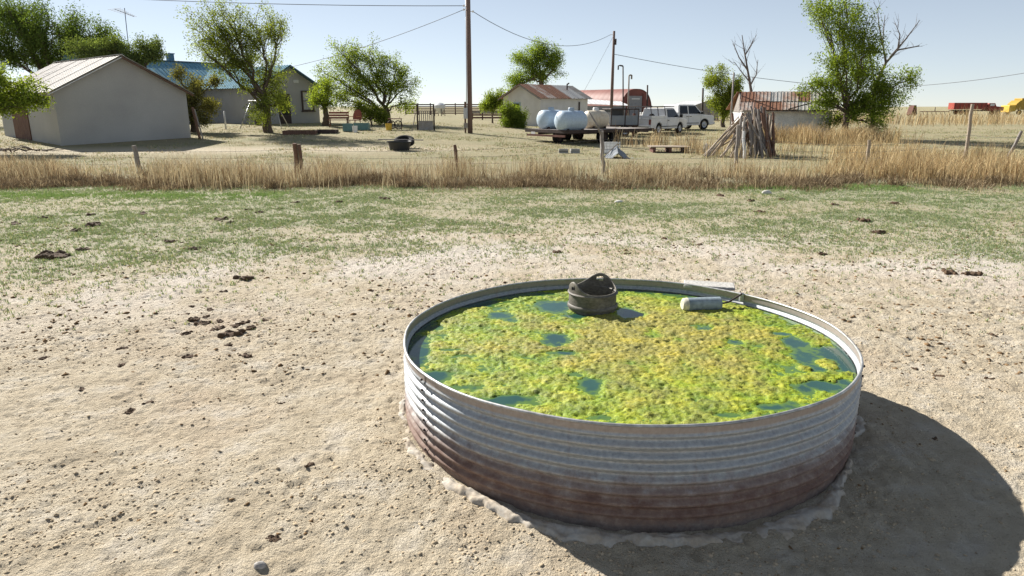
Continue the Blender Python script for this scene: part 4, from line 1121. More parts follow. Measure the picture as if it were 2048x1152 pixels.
stack(1462, 1468, 145, 44, .06, 'tall bare grey pole standing left of the rusty roofed shed', 'post', M['wood_grey'])

# ================================================================== TREES
def bez(a, b, bow, n=7):
    a, b = Vector(a), Vector(b); m_ = (a + b) / 2 + Vector(bow)
    return [a * (1 - t) ** 2 + m_ * 2 * t * (1 - t) + b * t * t for t in [i / n for i in range(n + 1)]]
def leaf_cloud(centers, spread_, nper, size, rng, tint0, upright=.3):
    n = len(centers) * nper
    C = np.repeat(np.array(centers), nper, 0) + rng.normal(0, 1, (n, 3)) * spread_
    a = rng.normal(0, 1, (n, 3)); a[:, 2] += upright; a /= np.linalg.norm(a, axis=1, keepdims=True)
    b = np.cross(a, rng.normal(0, 1, (n, 3))); b /= np.linalg.norm(b, axis=1, keepdims=True)
    s = size * rng.uniform(.6, 1.35, (n, 1))
    V = np.stack([C - a * s, C + b * s * .42, C + a * s, C - b * s * .42], 1).reshape(-1, 3)
    F = np.arange(n * 4).reshape(-1, 4)
    clump = np.repeat(rng.uniform(.6, 1.35, (len(centers), 1)), nper, 0) * rng.uniform(.75, 1.25, (n, 1))
    yel = rng.uniform(0, 1, (n, 1)) ** 2 * np.array([[.22, .14, .0]])
    T = np.repeat((np.array(tint0)[None] * clump * (1 + yel))[:, None], 4, 1).reshape(-1, 3)
    return V, F, T
def tree(name, label, D, base_uv, fork_uv, lobes, leaf, seed, r0=.16, ntw=26, nper=16, size=.075, spread_=.16, bark='bark', stems=None, dy=1.0, cat='tree', group=None, tint=(1, 1, 1), bare=None, limb_r=.45, base_z=None):
    """lobes in photo columns/rows at distance D: (u, v, ru, rv[, depth offset])"""
    rng = np.random.default_rng(seed); rr_ = random.Random(seed)
    bp = P(base_uv[0], base_uv[1], D); bp.z = h1(bp.x, bp.y)
    if base_z is not None: bp.z = base_z
    t = thing(name, label, cat, tuple(bp), 0, group)
    fk = P(*fork_uv, D) - bp
    mb = MB()
    pts = bez((0, 0, -.25), fk, (rr_.gauss(0, .08), 0, 0), 8)
    pts = [pts[0]] + [q + Vector((rr_.gauss(0, .03), rr_.gauss(0, .03), 0)) for q in pts[1:-1]] + [pts[-1]]
    mb.tube(pts, [r0 * (1.25 - .5 * i / 8) * (1.25 if i == 0 else 1) for i in range(9)], 10)
    centers = []
    for lb_ in lobes:
        u, v, ru, rv = lb_[:4]; dd = lb_[4] if len(lb_) > 4 else rr_.uniform(-.6, .6)
        c = P(u, v, D) - bp; c.y += dd
        rx = ru * D / 1432; rzz = rv * D / 1480; ry = dy * (rx + rzz) / 2
        if len(lb_) > 5: st = P(lb_[5], lb_[6], D) - bp
        else: st = pts[-1 - rr_.randint(0, 2)]
        limb = bez(st, c, (rr_.gauss(0, .12) * rx, rr_.gauss(0, .2), .12 * rzz), 7)
        limb = [limb[0]] + [q + Vector((rr_.gauss(0, .09) * rx, rr_.gauss(0, .09) * rx, rr_.gauss(0, .06) * rzz)) for q in limb[1:]]
        lr = r0 * limb_r * rr_.uniform(.6, 1.1)
        mb.tube(limb, [lr * (1 - .75 * i / 7) for i in range(8)], 7)
        nt_ = max(5, int(ntw * (ru * rv) / 2500 * (D / 45) ** .6))
        for k in range(nt_):
            q = rng.normal(0, 1, 3); q /= np.linalg.norm(q); q *= rng.uniform(.35, 1.0) ** .6
            tip = c + Vector((q[0] * rx, q[1] * ry, q[2] * rzz))
            s_i = rr_.randint(3, 7); s_ = limb[s_i]
            tw = bez(s_, tip, (rr_.gauss(0, .25), rr_.gauss(0, .25), rr_.uniform(-.15, .35)), 4)
            mb.tube(tw, [lr * .17 * (1 - .7 * i / 4) + .005 for i in range(5)], 5, cap=False)
            for f_ in (.5, .68, .84, 1.0, 1.06):
                p_ = s_.lerp(tip, f_); centers.append((p_.x + rr_.gauss(0, .08), p_.y + rr_.gauss(0, .08), p_.z + rr_.gauss(0, .08)))
    mb.build('trunk', M[bark], t, smooth=True)
    if leaf:
        V, F, T = leaf_cloud(centers, spread_ * 1.1, int(nper * 3.3), size * .98, rng, tint)
        mesh_np('crown', V, F, M[leaf], t, T)
    return t

tree('elm_tree', 'leaning multi-limbed elm with open crown in front of the blue roofed house', 41.0, (537, 265), (528, 195),
     [(420, 60, 42, 60), (470, 45, 40, 45), (520, 50, 45, 48), (555, 80, 24, 55), (440, 120, 45, 36), (490, 115, 40, 38), (545, 140, 32, 36), (505, 165, 36, 30), (475, 90, 40, 40), (400, 95, 20, 26), (548, 185, 30, 34), (535, 215, 36, 34, -.9), (560, 205, 18, 30)], 'leaf_elm', 101, .24, 30, 10, .054, .15)
tree('elm_tree', 'round bushy elm with several stems right of the house', 51.0, (775, 246), (772, 215),
     [(690, 110, 34, 34), (740, 105, 40, 32), (720, 150, 52, 36), (790, 140, 36, 36), (815, 165, 26, 34), (770, 175, 40, 32), (705, 190, 34, 32), (815, 205, 24, 22), (660, 150, 18, 44), (755, 220, 30, 22), (672, 195, 24, 26)], 'leaf_elm', 102, .26, 34, 11, .062, .19, tint=(1.05, 1.12, .9))
tree('young_elm', 'small bright green elm growing against the house corner window', 47.5, (650, 248), (650, 215),
     [(640, 195, 22, 20), (655, 175, 22, 24), (630, 190, 12, 14), (660, 205, 14, 16)], 'leaf_bright', 103, .20, 40, 13, .06, .15)
tree('elm_tree', 'big green tree crown rising behind the garage at the top left corner', 52.0, (90, 230), (95, 160),
     [(40, 50, 50, 55), (100, 60, 52, 55), (160, 70, 45, 50), (200, 85, 36, 45), (10, 95, 30, 45), (70, 110, 48, 30), (130, 115, 40, 25), (-50, 60, 50, 60), (15, 20, 40, 25)], 'leaf_dark', 104, .3, 34, 13, .075, .24, tint=(1, 1.1, .95))
tree('cedar_tree', 'dark cedar showing above the garage ridge with a tuft to its right', 45.0, (290, 240), (285, 140),
     [(165, 98, 36, 18), (215, 96, 45, 20), (255, 110, 30, 20), (296, 92, 24, 20), (300, 112, 22, 20), (270, 130, 20, 16)], 'leaf_cedar', 105, .22, 60, 18, .06, .15, tint=(.85, 1.15, 1.1))
tree('cedar_tree', 'brown tinged cedar drooping beside the right wall of the garage', 41.5, (388, 268), (385, 200),
     [(352, 146, 20, 12), (378, 165, 20, 14), (392, 195, 18, 22), (385, 225, 16, 20), (412, 215, 20, 20), (402, 178, 14, 10), (425, 165, 9, 6), (410, 236, 20, 10)], 'leaf_cedar', 106, .15, 60, 12, .058, .14)
tree('elm_branch_tree', 'bright green tree leaning in at the left edge in front of the garage', 30.5, (-150, 290), (-120, 220),
     [(10, 165, 34, 34), (55, 190, 32, 28), (5, 205, 34, 24), (-40, 180, 40, 40), (30, 215, 34, 18), (70, 205, 20, 16), (-90, 160, 50, 50)], 'leaf_bright', 107, .2, 30, 15, .058, .13)
tree('elm_tree', 'round tree standing behind the white shed roof', 72.0, (1085, 235), (1082, 150),
     [(1075, 95, 30, 20), (1050, 120, 30, 22), (1100, 115, 28, 26), (1070, 140, 38, 24), (1040, 160, 26, 14), (1115, 135, 14, 18), (1025, 180, 14, 18)], 'leaf_bright', 108, .28, 60, 13, .075, .24, tint=(.95, 1, 1))
tree('leafy_bush', 'light green bush to the left of the white shed', 60.0, (985, 228), (985, 218),
     [(985, 205, 18, 18), (1000, 198, 12, 14), (975, 215, 12, 10)], 'leaf_bright', 109, .07, 60, 22, .07, .18, cat='bush')
tree('leafy_bush', 'dense rounded green bush in front of the white shed gable', 50.0, (1028, 262), (1028, 250),
     [(1018, 225, 18, 18), (1035, 232, 17, 20), (1022, 245, 22, 14), (1042, 248, 10, 12)], 'leaf_elm', 110, .07, 70, 24, .06, .14, cat='bush', tint=(.85, .95, .8))
tree('leafy_bush', 'shaggy olive bush under the round elm right of the house', 48.5, (742, 246), (742, 236),
     [(742, 225, 24, 16), (725, 215, 14, 14), (760, 232, 14, 12)], 'leaf_elm', 111, .06, 60, 18, .06, .16, cat='bush', tint=(.95, .95, .8))
tree('elm_tree', 'upright leafy tree between the right pickup and the rusty roofed shed', 59.0, (1448, 245), (1448, 215),
     [(1435, 150, 24, 20), (1455, 170, 26, 26), (1440, 195, 26, 22), (1465, 200, 18, 24), (1428, 215, 14, 16), (1450, 225, 20, 12), (1418, 165, 10, 14)], 'leaf_elm', 112, .16, 60, 15, .065, .17, tint=(1.1, 1.1, .9))
tree('elm_tree', 'tall full elm rising out of the top of the picture on the right', 41.0, (1690, 268), (1690, 215),
     [(1650, 20, 36, 28), (1700, 10, 38, 30), (1690, 60, 46, 36), (1720, 90, 46, 34), (1670, 110, 36, 30), (1740, 130, 40, 34), (1700, 160, 50, 36), (1650, 165, 28, 30), (1780, 165, 40, 30), (1815, 160, 24, 24), (1745, 195, 40, 30), (1790, 200, 30, 22), (1660, 200, 22, 24), (1710, 225, 36, 22), (1740, 250, 26, 12), (1635, 25, 22, 18), (1620, 175, 24, 16), (1640, 205, 24, 18), (1685, 245, 30, 16), (1760, 230, 30, 16), (1730, 215, 40, 26)], 'leaf_bright', 113, .17, 38, 10, .060, .17, tint=(.92, .95, .9))
def dead_tree(name, label, D, base, paths, r0, seed):
    rr_ = random.Random(seed); bp = P(base[0], base[1], D); bp.z = h1(bp.x, bp.y)
    t = thing(name, label, 'tree', tuple(bp)); mb = MB()
    for pi, (pts, rk) in enumerate(paths):
        q = [P(u, v, D + rr_.uniform(-.15, .15)) - bp for u, v in pts]
        if pi == 0: q[0].z = -.2
        mb.tube(q, [r0 * rk * (1 - .8 * i / (len(q) - 1)) for i in range(len(q))], 7)
        for i in range(1, len(q)):
            for _ in range(4):
                s_ = q[i - 1].lerp(q[i], rr_.random()); d_ = (q[i] - q[i - 1]).normalized()
                e_ = s_ + (d_ + Vector((rr_.gauss(0, .6), rr_.gauss(0, .5), rr_.uniform(-.1, .5)))).normalized() * rr_.uniform(.25, .7)
                tw = bez(s_, e_, (rr_.gauss(0, .08), 0, rr_.gauss(0, .08)), 3); mb.tube(tw, [.016, .012, .009, .006], 5, cap=False)
                e2 = e_ + (e_ - s_) * .5 + Vector((rr_.gauss(0, .12), rr_.gauss(0, .12), .1)); mb.tube([tw[2], e2], [.008, .004], 4, cap=False)
    mb.build('trunk', M['bark_dead'], t, smooth=True)
dead_tree('dead_tree', 'bare leafless tree standing behind the left end of the rusty roofed shed', 48.0, (1497, 250),
          [([(1502, 250), (1502, 180), (1497, 150), (1490, 110), (1484, 70)], 1.0), ([(1500, 172), (1512, 150), (1516, 120)], .5), ([(1495, 140), (1478, 115), (1466, 85)], .5), ([(1490, 110), (1503, 90), (1508, 75)], .4), ([(1500, 165), (1480, 140), (1470, 125)], .4)], .12, 5)
dead_tree('dead_tree', 'bare dark branches of a dead tree reaching right beside the tall elm', 43.0, (1745, 262),
          [([(1745, 262), (1750, 170), (1772, 125), (1795, 100), (1838, 92)], 1.0), ([(1772, 125), (1765, 85), (1770, 30)], .55), ([(1780, 115), (1810, 80), (1840, 40)], .55), ([(1765, 90), (1758, 50), (1755, 15)], .4), ([(1795, 102), (1800, 70), (1790, 45)], .4), ([(1750, 170), (1740, 110), (1735, 60)], .4)], .13, 6)

# ================================================================== GAS TANKS ON THE FLATBED
tl = GD(1138, 35.0); tl_l = GD(1033, 37.5)
rz = math.atan2(tl.y - tl_l.y, tl.x - tl_l.x)           # x axis: along the rear end, left to right
trl = thing('flatbed_trailer', 'long dark flatbed farm trailer carrying the gas tanks', 'trailer', (tl.x, tl.y, tl.z), R_(38))
# local x: runs right and away along the side; local y: runs left and away along the rear end
TLn, TWd, dz = 6.2, 3.3, .72
for k in range(11):
    mb = MB(); mb.box((TLn / 2, TWd * (k + .5) / 11, dz - .03), (TLn, TWd / 11 - .015, .05)); mb.build('deck_board', M['wood_grey'], trl)
mb = MB(); mb.box((TLn / 2, -.03, dz - .08), (TLn + .1, .07, .16)); mb.box((TLn / 2, TWd + .03, dz - .08), (TLn + .1, .07, .16)); mb.box((-.04, TWd / 2, dz - .08), (.07, TWd, .16)); mb.box((TLn / 2, TWd * .3, dz - .17), (TLn, .1, .18)); mb.box((TLn / 2, TWd * .7, dz - .17), (TLn, .1, .18)); mb.build('frame', M['dark_steel'], trl)
mb = MB(); mb.box((-.09, TWd * .80, dz - .22), (.02, .32, .17)); mb.build('licence_plate', M['white_old'], trl)
mb = MB(); mb.box((-.09, TWd * .5, dz - .30), (.06, TWd * .9, .10)); mb.build('rear_beam', M['brown_steel'], trl)
def wheel(parent, c, r, wd, axis='y', rimc='steel'):
    rot = Matrix.Rotation(R_(90), 3, 'X') if axis == 'y' else Matrix.Rotation(R_(90), 3, 'Y')
    mb = MB(); mb.lathe([(r * .62, -wd / 2), (r * .93, -wd / 2), (r, -wd * .32), (r, wd * .32), (r * .93, wd / 2), (r * .62, wd / 2), (r * .62, -wd / 2)], 24, c=c, mat=rot)
    w_ = mb.build('wheel', M['rubber'], parent, smooth=True)
    mb = MB(); mb.lathe([(.001, -wd * .42), (r * .22, -wd * .42), (r * .3, -wd * .30), (r * .6, -wd * .36), (r * .63, -wd * .46)], 20, c=c, mat=rot); mb.lathe([(.001, wd * .42), (r * .22, wd * .42), (r * .3, wd * .30), (r * .6, wd * .36), (r * .63, wd * .46)], 20, c=c, mat=rot)
    mb.build('rim', M[rimc], w_, smooth=True)
for wx_ in (2.6, 3.5):
    for wy_ in (.25, TWd - .25): wheel(trl, (wx_, wy_, .36), .36, .24, 'y', 'dark_steel')
wheel(trl, (.55, TWd * .42, .33), .33, .24, 'y', 'dark_steel')
mb = MB(); mb.bar((TLn, TWd * .3, dz - .17), (TLn + 1.5, TWd / 2, dz - .25), .1, .12); mb.bar((TLn, TWd * .7, dz - .17), (TLn + 1.5, TWd / 2, dz - .25), .1, .12); mb.build('drawbar', M['dark_steel'], trl)
def gas_tank(name, label, u, v, D, dia, ln, rz, mat, base_h, trim='blue_panel'):
    c = P(u, v, D); z0 = c.z - dia / 2
    t = thing(name, label, 'tank', (c.x, c.y, z0), rz, 'horizontal fuel tanks')
    r = dia / 2; pr = []
    for i in range(9): a_ = math.pi / 2 * i / 8; pr.append((r * math.sin(a_) + .001, -ln / 2 + r * .55 * (1 - math.cos(a_))))
    pr += [(r, -ln * .2), (r * 1.008, -ln * .2 + .02), (r, -ln * .2 + .04), (r, ln * .2)]
    for i in range(9): a_ = math.pi / 2 * (1 - i / 8); pr.append((r * math.sin(a_) + .001, ln / 2 - r * .55 * (1 - math.cos(a_))))
    mb = MB(); mb.lathe(pr, 36, c=(0, 0, r), mat=Matrix.Rotation(R_(90), 3, 'Y')); mb.build('shell', M[mat], t, smooth=True)
    mb = MB(); mb.lathe([(.16, dia - .04), (.16, dia + .10), (.13, dia + .14), (.001, dia + .15)], 20); mb.build('valve_dome', M[trim], t, auto=R_(40))
    for s_ in (-1, 1):
        mb = MB(); mb.box((s_ * ln * .28, 0, .03), (.10, dia * .75, .20)); mb.build('saddle', M['dark_steel'], t)
    return t
AX_ = R_(38)
gas_tank('gas_tank', 'left blue white gas tank with domed end on the flatbed', 1102, 239, 37.6, .98, 1.55, AX_, 'tank_white', 0)
gas_tank('gas_tank', 'front blue white gas tank, the largest on the flatbed', 1142, 242, 35.9, 1.02, 1.75, AX_, 'tank_white', 0)
gas_tank('gas_tank', 'cream rust stained tank at the right end of the tank row', 1191, 239, 38.0, .95, 1.5, AX_, 'tank_cream', 0, 'white_old')

# ================================================================== PICKUPS
def pickup(name, label, loc, rz, Lt, H, crew, mat, rack=False, wr=.38):
    """x forward from the rear bumper, y to the left; only real sizes"""
    t = thing(name, label, 'pickup', loc, rz); hw_ = .96; g_ = .34
    bl = Lt * (.40 if not crew else .36); hood = Lt * .27; cab0, cab1 = bl, Lt - hood; belt = H * .60; fx, rx = Lt - .95, Lt * .215
    def arch_pts(cx, r_): return [(cx + r_ * math.cos(a_), g_ + r_ * math.sin(a_) * 1.0) for a_ in np.linspace(0, math.pi, 9)][::-1]
    ra = wr * 1.15
    low = [(.05, g_), (rx - ra, g_)] + arch_pts(rx, ra)[1:-1] + [(rx + ra, g_), (fx - ra, g_)] + arch_pts(fx, ra)[1:-1] + [(fx + ra, g_), (Lt - .05, g_ + .02), (Lt, g_ + .25), (Lt - .02, belt - .16), (Lt - .12, belt - .06), (cab1 + .25, belt + .02), (cab1, belt + .03), (0, belt + .03), (0, g_ + .15)]
    mb = MB(); mb.prism(low, -hw_, hw_)
    mb.build('body', mat, t, bevel=.045)
    # cab
    cw, tw = hw_ - .03, hw_ - .20
    z0, z1 = belt + .01, H
    pr = [(cab0 + .02, z0), (cab1 + .42, z0), (cab1 - .32, z1 - .03), (cab1 - .5, z1), (cab0 + .25, z1), (cab0 + .12, z1 - .03)]
    vs = []
    for s_ in (-1, 1):
        for x_, z_ in pr: vs.append((x_, s_ * (cw + (tw - cw) * (z_ - z0) / (z1 - z0)), z_))
    n_ = len(pr); mb = MB(); mb.add(vs, [tuple(range(n_)), tuple(range(2 * n_ - 1, n_ - 1, -1))] + [(i, i + n_, (i + 1) % n_ + n_, (i + 1) % n_) for i in range(n_)]); mb.build('cab', mat, t, bevel=.03)
    def side_pt(x_, z_, s_): return Vector((x_, s_ * (cw + (tw - cw) * (z_ - z0) / (z1 - z0) + .012), z_))
    zl, zh = z0 + .06, z1 - .10
    def sx(x0, z_): return x0                        # sloped A pillar handled by its own corner
    sep = cab0 + (cab1 - cab0) * .48
    wins = [((cab0 + .16, sep - .05, cab0 + .24, sep - .05)), ((sep + .05, cab1 + .22, sep + .05, cab1 - .36))] if crew else [((cab0 + .22, cab1 + .20, cab0 + .28, cab1 - .36))]
    for s_ in (-1, 1):
        for (b0, b1, t0, t1) in wins:
            mb = MB(); q = [side_pt(b0, zl, s_), side_pt(b1, zl, s_), side_pt(t1, zh, s_), side_pt(t0, zh, s_)]
            mb.quad(*(q if s_ < 0 else q[::-1]), .01); mb.build('side_window', M['glass'], t)
        # door seam, handle, mirror
        for xs in ([cab0 + .08, sep, cab1 + .15] if crew else [cab0 + .1, cab1 + .15]):
            mb = MB(); mb.box((xs, s_ * (hw_ + .001), (g_ + belt) / 2 + .06), (.012, .008, belt - g_ - .2)); mb.build('door_seam', M['dark_steel'], t)
        for xs in ([sep - .14, cab1 - .9] if crew else [cab0 + .25]):
            mb = MB(); mb.box((xs, s_ * (hw_ + .02), belt - .12), (.18, .03, .04)); mb.build('door_handle', M['black_plastic'], t, bevel=.008)
        mb = MB(); mb.box((cab1 + .12, s_ * (hw_ + .14), belt + .15), (.10, .20, .22)); mb.bar((cab1 + .12, s_ * (hw_ - .05), belt + .06), (cab1 + .12, s_ * (hw_ + .14), belt + .08), .04, .04); mb.build('mirror', M['black_plastic'], t, bevel=.02)
        mb = MB(); mb.box((Lt - .04, s_ * (hw_ - .22), belt - .22), (.10, .30, .18)); mb.build('headlight', M['steel'], t, bevel=.02)
        mb = MB(); mb.box((-.005, s_ * (hw_ - .10), belt - .20), (.05, .14, .32)); mb.build('tail_light', M['red_dark'], t, bevel=.01)
        mb = MB(); mb.box((Lt / 2, s_ * (hw_ + .004), g_ + .16), (fx - rx - 2 * ra, .02, .05)); mb.build('side_strip', M['black_plastic'], t)
    mb = MB(); mb.quad((cab0 + .035, tw + .06, zl), (cab0 + .035, -tw - .06, zl), (cab0 + .115, -tw + .06, zh), (cab0 + .115, tw - .06, zh), .012); mb.build('rear_window', M['glass'], t)
    mb = MB(); mb.quad((cab1 + .37, -cw + .1, zl), (cab1 + .37, cw - .1, zl), (cab1 - .27, tw - .06, zh), (cab1 - .27, -tw + .06, zh), .012); mb.build('windscreen', M['glass'], t)
    # open bed: dark liner proud of the deck between raised sides
    mb = MB(); mb.box((bl / 2, 0, belt + .02), (bl - .14, 2 * hw_ - .2, .035)); mb.build('bed_liner', M['black_plastic'], t)
    for s_ in (-1, 1): mb = MB(); mb.box((bl / 2, s_ * (hw_ - .05), belt + .10), (bl - .02, .09, .15)); mb.build('bed_rail', mat, t, bevel=.015)
    mb = MB(); mb.box((.04, 0, belt + .10), (.07, 2 * hw_ - .2, .15)); mb.box((.0, 0, belt - .18), (.05, 2 * hw_ - .36, .44)); mb.build('tailgate', mat, t, bevel=.015)
    mb = MB(); mb.box((-.09, 0, g_ + .16), (.16, 2 * hw_ - .08, .16)); mb.build('rear_bumper', M['steel'], t, bevel=.03)
    mb = MB(); mb.box((Lt + .03, 0, g_ + .14), (.16, 2 * hw_ - .02, .2)); mb.build('front_bumper', M['steel'], t, bevel=.03)
    mb = MB(); mb.box((Lt + .005, 0, belt - .24), (.06, 2 * hw_ - .75, .24))
    for k in range(4): mb.box((Lt + .04, 0, belt - .33 + k * .06), (.02, 2 * hw_ - .85, .015))
    mb.build('grille', M['dark_steel'], t)
    for cx_ in (rx, fx):
        for s_ in (-1, 1): wheel(t, (cx_, s_ * (hw_ - .13), wr), wr, .24)
    if rack:
        mb = MB()
        for s_ in (-1, 1):
            for x_ in (.1, bl * .5, bl - .05): mb.tube([(x_, s_ * (hw_ - .06), belt + .15), (x_, s_ * (hw_ - .16), H + .06)], .025, 6)
            mb.tube([(.0, s_ * (hw_ - .16), H + .06), (cab1 - .4, s_ * (hw_ - .16), H + .10)], .03, 6)
        for x_ in (.1, bl * .5, bl - .05): mb.tube([(x_, -hw_ + .16, H + .07), (x_, hw_ - .16, H + .07)], .025, 6)
        mb.build('ladder_rack', M['dark_steel'], t)
    return t
pA = GD(1276, 45.0)
pickup('pickup_truck', 'old white pickup with ladder rack and spare wheel in its bed', (pA.x, pA.y, pA.z), R_(50), 4.9, 1.66, False, M['white_old'], True, .36)
spw = P(1303, 238, 45.6); t = thing('spare_wheel', 'loose spare wheel standing in the bed of the old pickup', 'wheel', (spw.x, spw.y, spw.z - .33), R_(50)); wheel(t, (0, 0, .33), .33, .2)
pB = GD(1296, 51.4)
pickup('pickup_truck', 'large newer white crew cab pickup parked behind the old one', (pB.x, pB.y, pB.z), R_(30), 5.6, 1.82, True, M['white_paint'], False, .41)
# dark utility trailer left of the old pickup
ut = GD(1222, 43.0)
t = thing('utility_trailer', 'dark rail-sided utility trailer parked left of the old pickup', 'trailer', (ut.x, ut.y, ut.z), R_(12))
mb = MB(); mb.box((.85, .8, .62), (1.8, 1.6, .10)); mb.build('deck', M['dark_steel'], t)
mb = MB(); mb.box((.85, .02, .95), (1.8, .04, .55)); mb.build('side_panel', M['tarp'], t)
mb = MB()
for x_ in (0, .9, 1.75):
    for y_ in (0, 1.6): mb.tube([(x_, y_, .6), (x_, y_, 1.6)], .035, 6)
for y_ in (0, 1.6): mb.tube([(0, y_, 1.6), (1.75, y_, 1.6)], .04, 6)
mb.tube([(0, 0, 1.6), (0, 1.6, 1.6)], .04, 6); mb.tube([(1.75, 0, 1.6), (1.75, 1.6, 1.6)], .04, 6); mb.build('rail', M['dark_steel'], t)
mb = MB(); mb.box((.5, .9, 1.2), (.8, 1.2, .9)); mb.build('load_box', M['black_plastic'], t, bevel=.05)
for y_ in (-.12, 1.72): wheel(t, (.85, y_, .33), .33, .2)
p = GD(1268, 43.6); t = thing('rusty_post_driver', 'rusty brown upright steel implement between the trailer and old pickup', 'implement', tuple(p))
mb = MB(); mb.tube([(0, 0, -.1), (0, 0, 1.35)], .09, 8); mb.box((.05, 0, .7), (.3, .2, .35)); mb.tube([(0, 0, 1.3), (.25, 0, .6)], .05, 6); mb.build('frame', M['brown_steel'], t)

# junk in front of the trucks
p = GD(1222, 30.5); t = thing('wire_crate', 'pale slatted crate in the grass right of the flatbed', 'crate', tuple(p), R_(4))
for k in range(4): mb = MB(); mb.box((0, -.25, .06 + k * .13), (.78, .02, .05)); mb.build('slat', M['white_old'], t)
for k in range(6): mb = MB(); mb.box((-.36 + k * .145, -.275, .26), (.04, .02, .5)); mb.build('slat', M['white_old'], t)
mb = MB(); mb.box((0, 0, .03), (.76, .46, .04)); mb.box((0, .25, .25), (.76, .03, .46)); mb.build('back_panel', M['white_old'], t)
p = GD(1243, 28.5); t = thing('tarp_heap', 'grey blue crumpled tarpaulin heap in the stubble below the crate', 'tarp', tuple(p))
n_ = 22; vs = []; fs = []
for i in range(n_):
    for j in range(n_):
        u_, v_ = i / (n_ - 1) * 2 - 1, j / (n_ - 1) * 2 - 1
        z_ = max(0, 1 - abs(u_ + .25) * 1.1 - abs(v_) * .5) * .48 + .10 * (float(fbm(u_ * 4 + 9, v_ * 4 + 3, 3, 3)) - .5)
        vs.append((u_ * .62, v_ * .45, max(-.04, z_ - .02)))
for i in range(n_ - 1):
    for j in range(n_ - 1): fs.append((i * n_ + j, (i + 1) * n_ + j, (i + 1) * n_ + j + 1, i * n_ + j + 1))
mb = MB(); mb.add(vs, fs); mb.build('sheet', M['tarp'], t)
mb = MB(); mb.tube([(-.75, -.2, -.02), (-.1, .1, .55)], .02, 6); mb.build('prop_pole', M['wood_pale'], t)
p = GD(1340, 31.5); t = thing('board_stack', 'low stack of weathered boards on blocks below the pickups', 'boards', tuple(p), R_(-2))
for k in range(5): mb = MB(); mb.box((.02 * (k % 2), -.4 + k * .2, .24), (1.75, .18, .045)); mb.build('board', M['wood_pale'], t)
for k in range(3): mb = MB(); mb.box((-.7 + k * .7, 0, .10), (.12, 1.0, .22)); mb.build('bearer', M['brown_steel'], t)
p = GD(1413, 31.0); mb = MB(); mb.lathe([(.001, .0), (.12, 0), (.16, .36), (.17, .37), (.155, .37), (.115, .02), (.001, .02)], 20, mat=Matrix.Rotation(R_(28), 3, 'Y')); o = mb.build('bucket', M['white_old'], None, auto=R_(40)); o.location = (p.x, p.y, p.z + .02); tag(o, 'tipped white plastic bucket left of the post pile', 'bucket')
p = GD(1128, 30.5)
for k in range(2):
    mb = MB()
    mb.box((0, 0, .10), (.40, .20, .03)); mb.box((0, -.085, .10), (.40, .03, .19)); mb.box((0, .085, .10), (.40, .03, .19)); mb.box((-.185, 0, .10), (.03, .14, .19)); mb.box((.185, 0, .10), (.03, .14, .19))
    o = mb.build('cinder_block', M['concrete']); o.location = (p.x + k * .5, p.y + .1 * k, p.z - .02); o.rotation_euler = (0, 0, .2 * k)
    tag(o, 'grey cinder block lying under the flatbed trailer, ' + ('nearer the left end' if k == 0 else 'nearer the right wheels'), 'block')

# ---- pile of fence posts, each its own object
pc = GD(1510, 29.5)
rr_ = random.Random(77)
def pole_obj(a, b, r, mat, label, group):
    a, b = Vector(a), Vector(b); pts = []
    for i in range(6):
        q = (b - a) * (i / 5); q.x += rr_.gauss(0, r * .25); q.y += rr_.gauss(0, r * .25); pts.append(q)
    mb = MB(); mb.tube(pts, [r * (1.1 - .25 * i / 5) for i in range(6)], 8); o = mb.build('wooden_post', mat, None, auto=R_(50)); o.location = a
    tag(o, label, 'post', group)
for k in range(38):
    u0 = rr_.uniform(1468, 1556); D0 = 28.6 + rr_.random() * 1.6
    ub = u0; ut_ = 1480 + (u0 - 1468) * .66 + rr_.gauss(0, 12)
    a = P(ub, 300, D0); a.z = h1(a.x, a.y) - .05
    b = P(ut_, rr_.uniform(212, 232) if u0 > 1505 else rr_.uniform(225, 246), D0 + .5 + rr_.uniform(-.1, .3))
    pole_obj(a, b, rr_.uniform(.042, .07), M['wood_grey' if rr_.random() < .6 else ('wood_brown' if rr_.random() < .5 else 'wood_pale')], 'thick weathered grey fence post standing upright in the leaning post pile', 'upright posts of the pile')
for k in range(16):
    a = P(rr_.uniform(1405, 1468), 298, 28.4 + rr_.random() * 1.2); a.z = h1(a.x, a.y) + .02
    b = P(rr_.uniform(1474, 1500), rr_.uniform(224, 262), 29.4 + rr_.random() * .6)
    pole_obj(a, b, rr_.uniform(.024, .042), M['wood_pale'], 'thin pale pole slanting low against the left side of the post pile', 'slanting poles of the pile')
a = P(1490, 300, 28.2); a.z = h1(a.x, a.y) - .05; pole_obj(a, P(1488, 262, 28.4), .06, M['white_old'], 'short white painted post standing in front of the post pile', None)

# ================================================================== YARD THINGS
# black trough with a tyre behind
p = GD(797, 31.0)
mb = MB(); mb.lathe([(.001, .02), (.42, .0), (.50, .34), (.56, .36), (.56, .40), (.52, .40), (.47, .34), (.40, .05), (.001, .05)], 32, mat=Matrix.Diagonal((1.0, .75, 1)).to_3x3())
o = mb.build('feed_trough', M['black_plastic'], None, auto=R_(45)); o.location = (p.x, p.y, p.z - .01); tag(o, 'oval black rubber feed trough in the yard behind the fence', 'trough')
p = GD(806, 31.9); rot = Matrix.Rotation(R_(90), 3, 'X') ; mb = MB()
mb.lathe([(.24, -.11), (.40, -.12), (.46, -.08), (.46, .08), (.40, .12), (.24, .11), (.24, -.11)], 28, c=(0, 0, .0), mat=Matrix.Rotation(R_(24), 3, 'X'))
o = mb.build('old_tyre', M['rubber'], None, smooth=True); o.location = (p.x, p.y + .1, p.z + .30); tag(o, 'old black tyre leaning low on the far side of the trough', 'tyre')
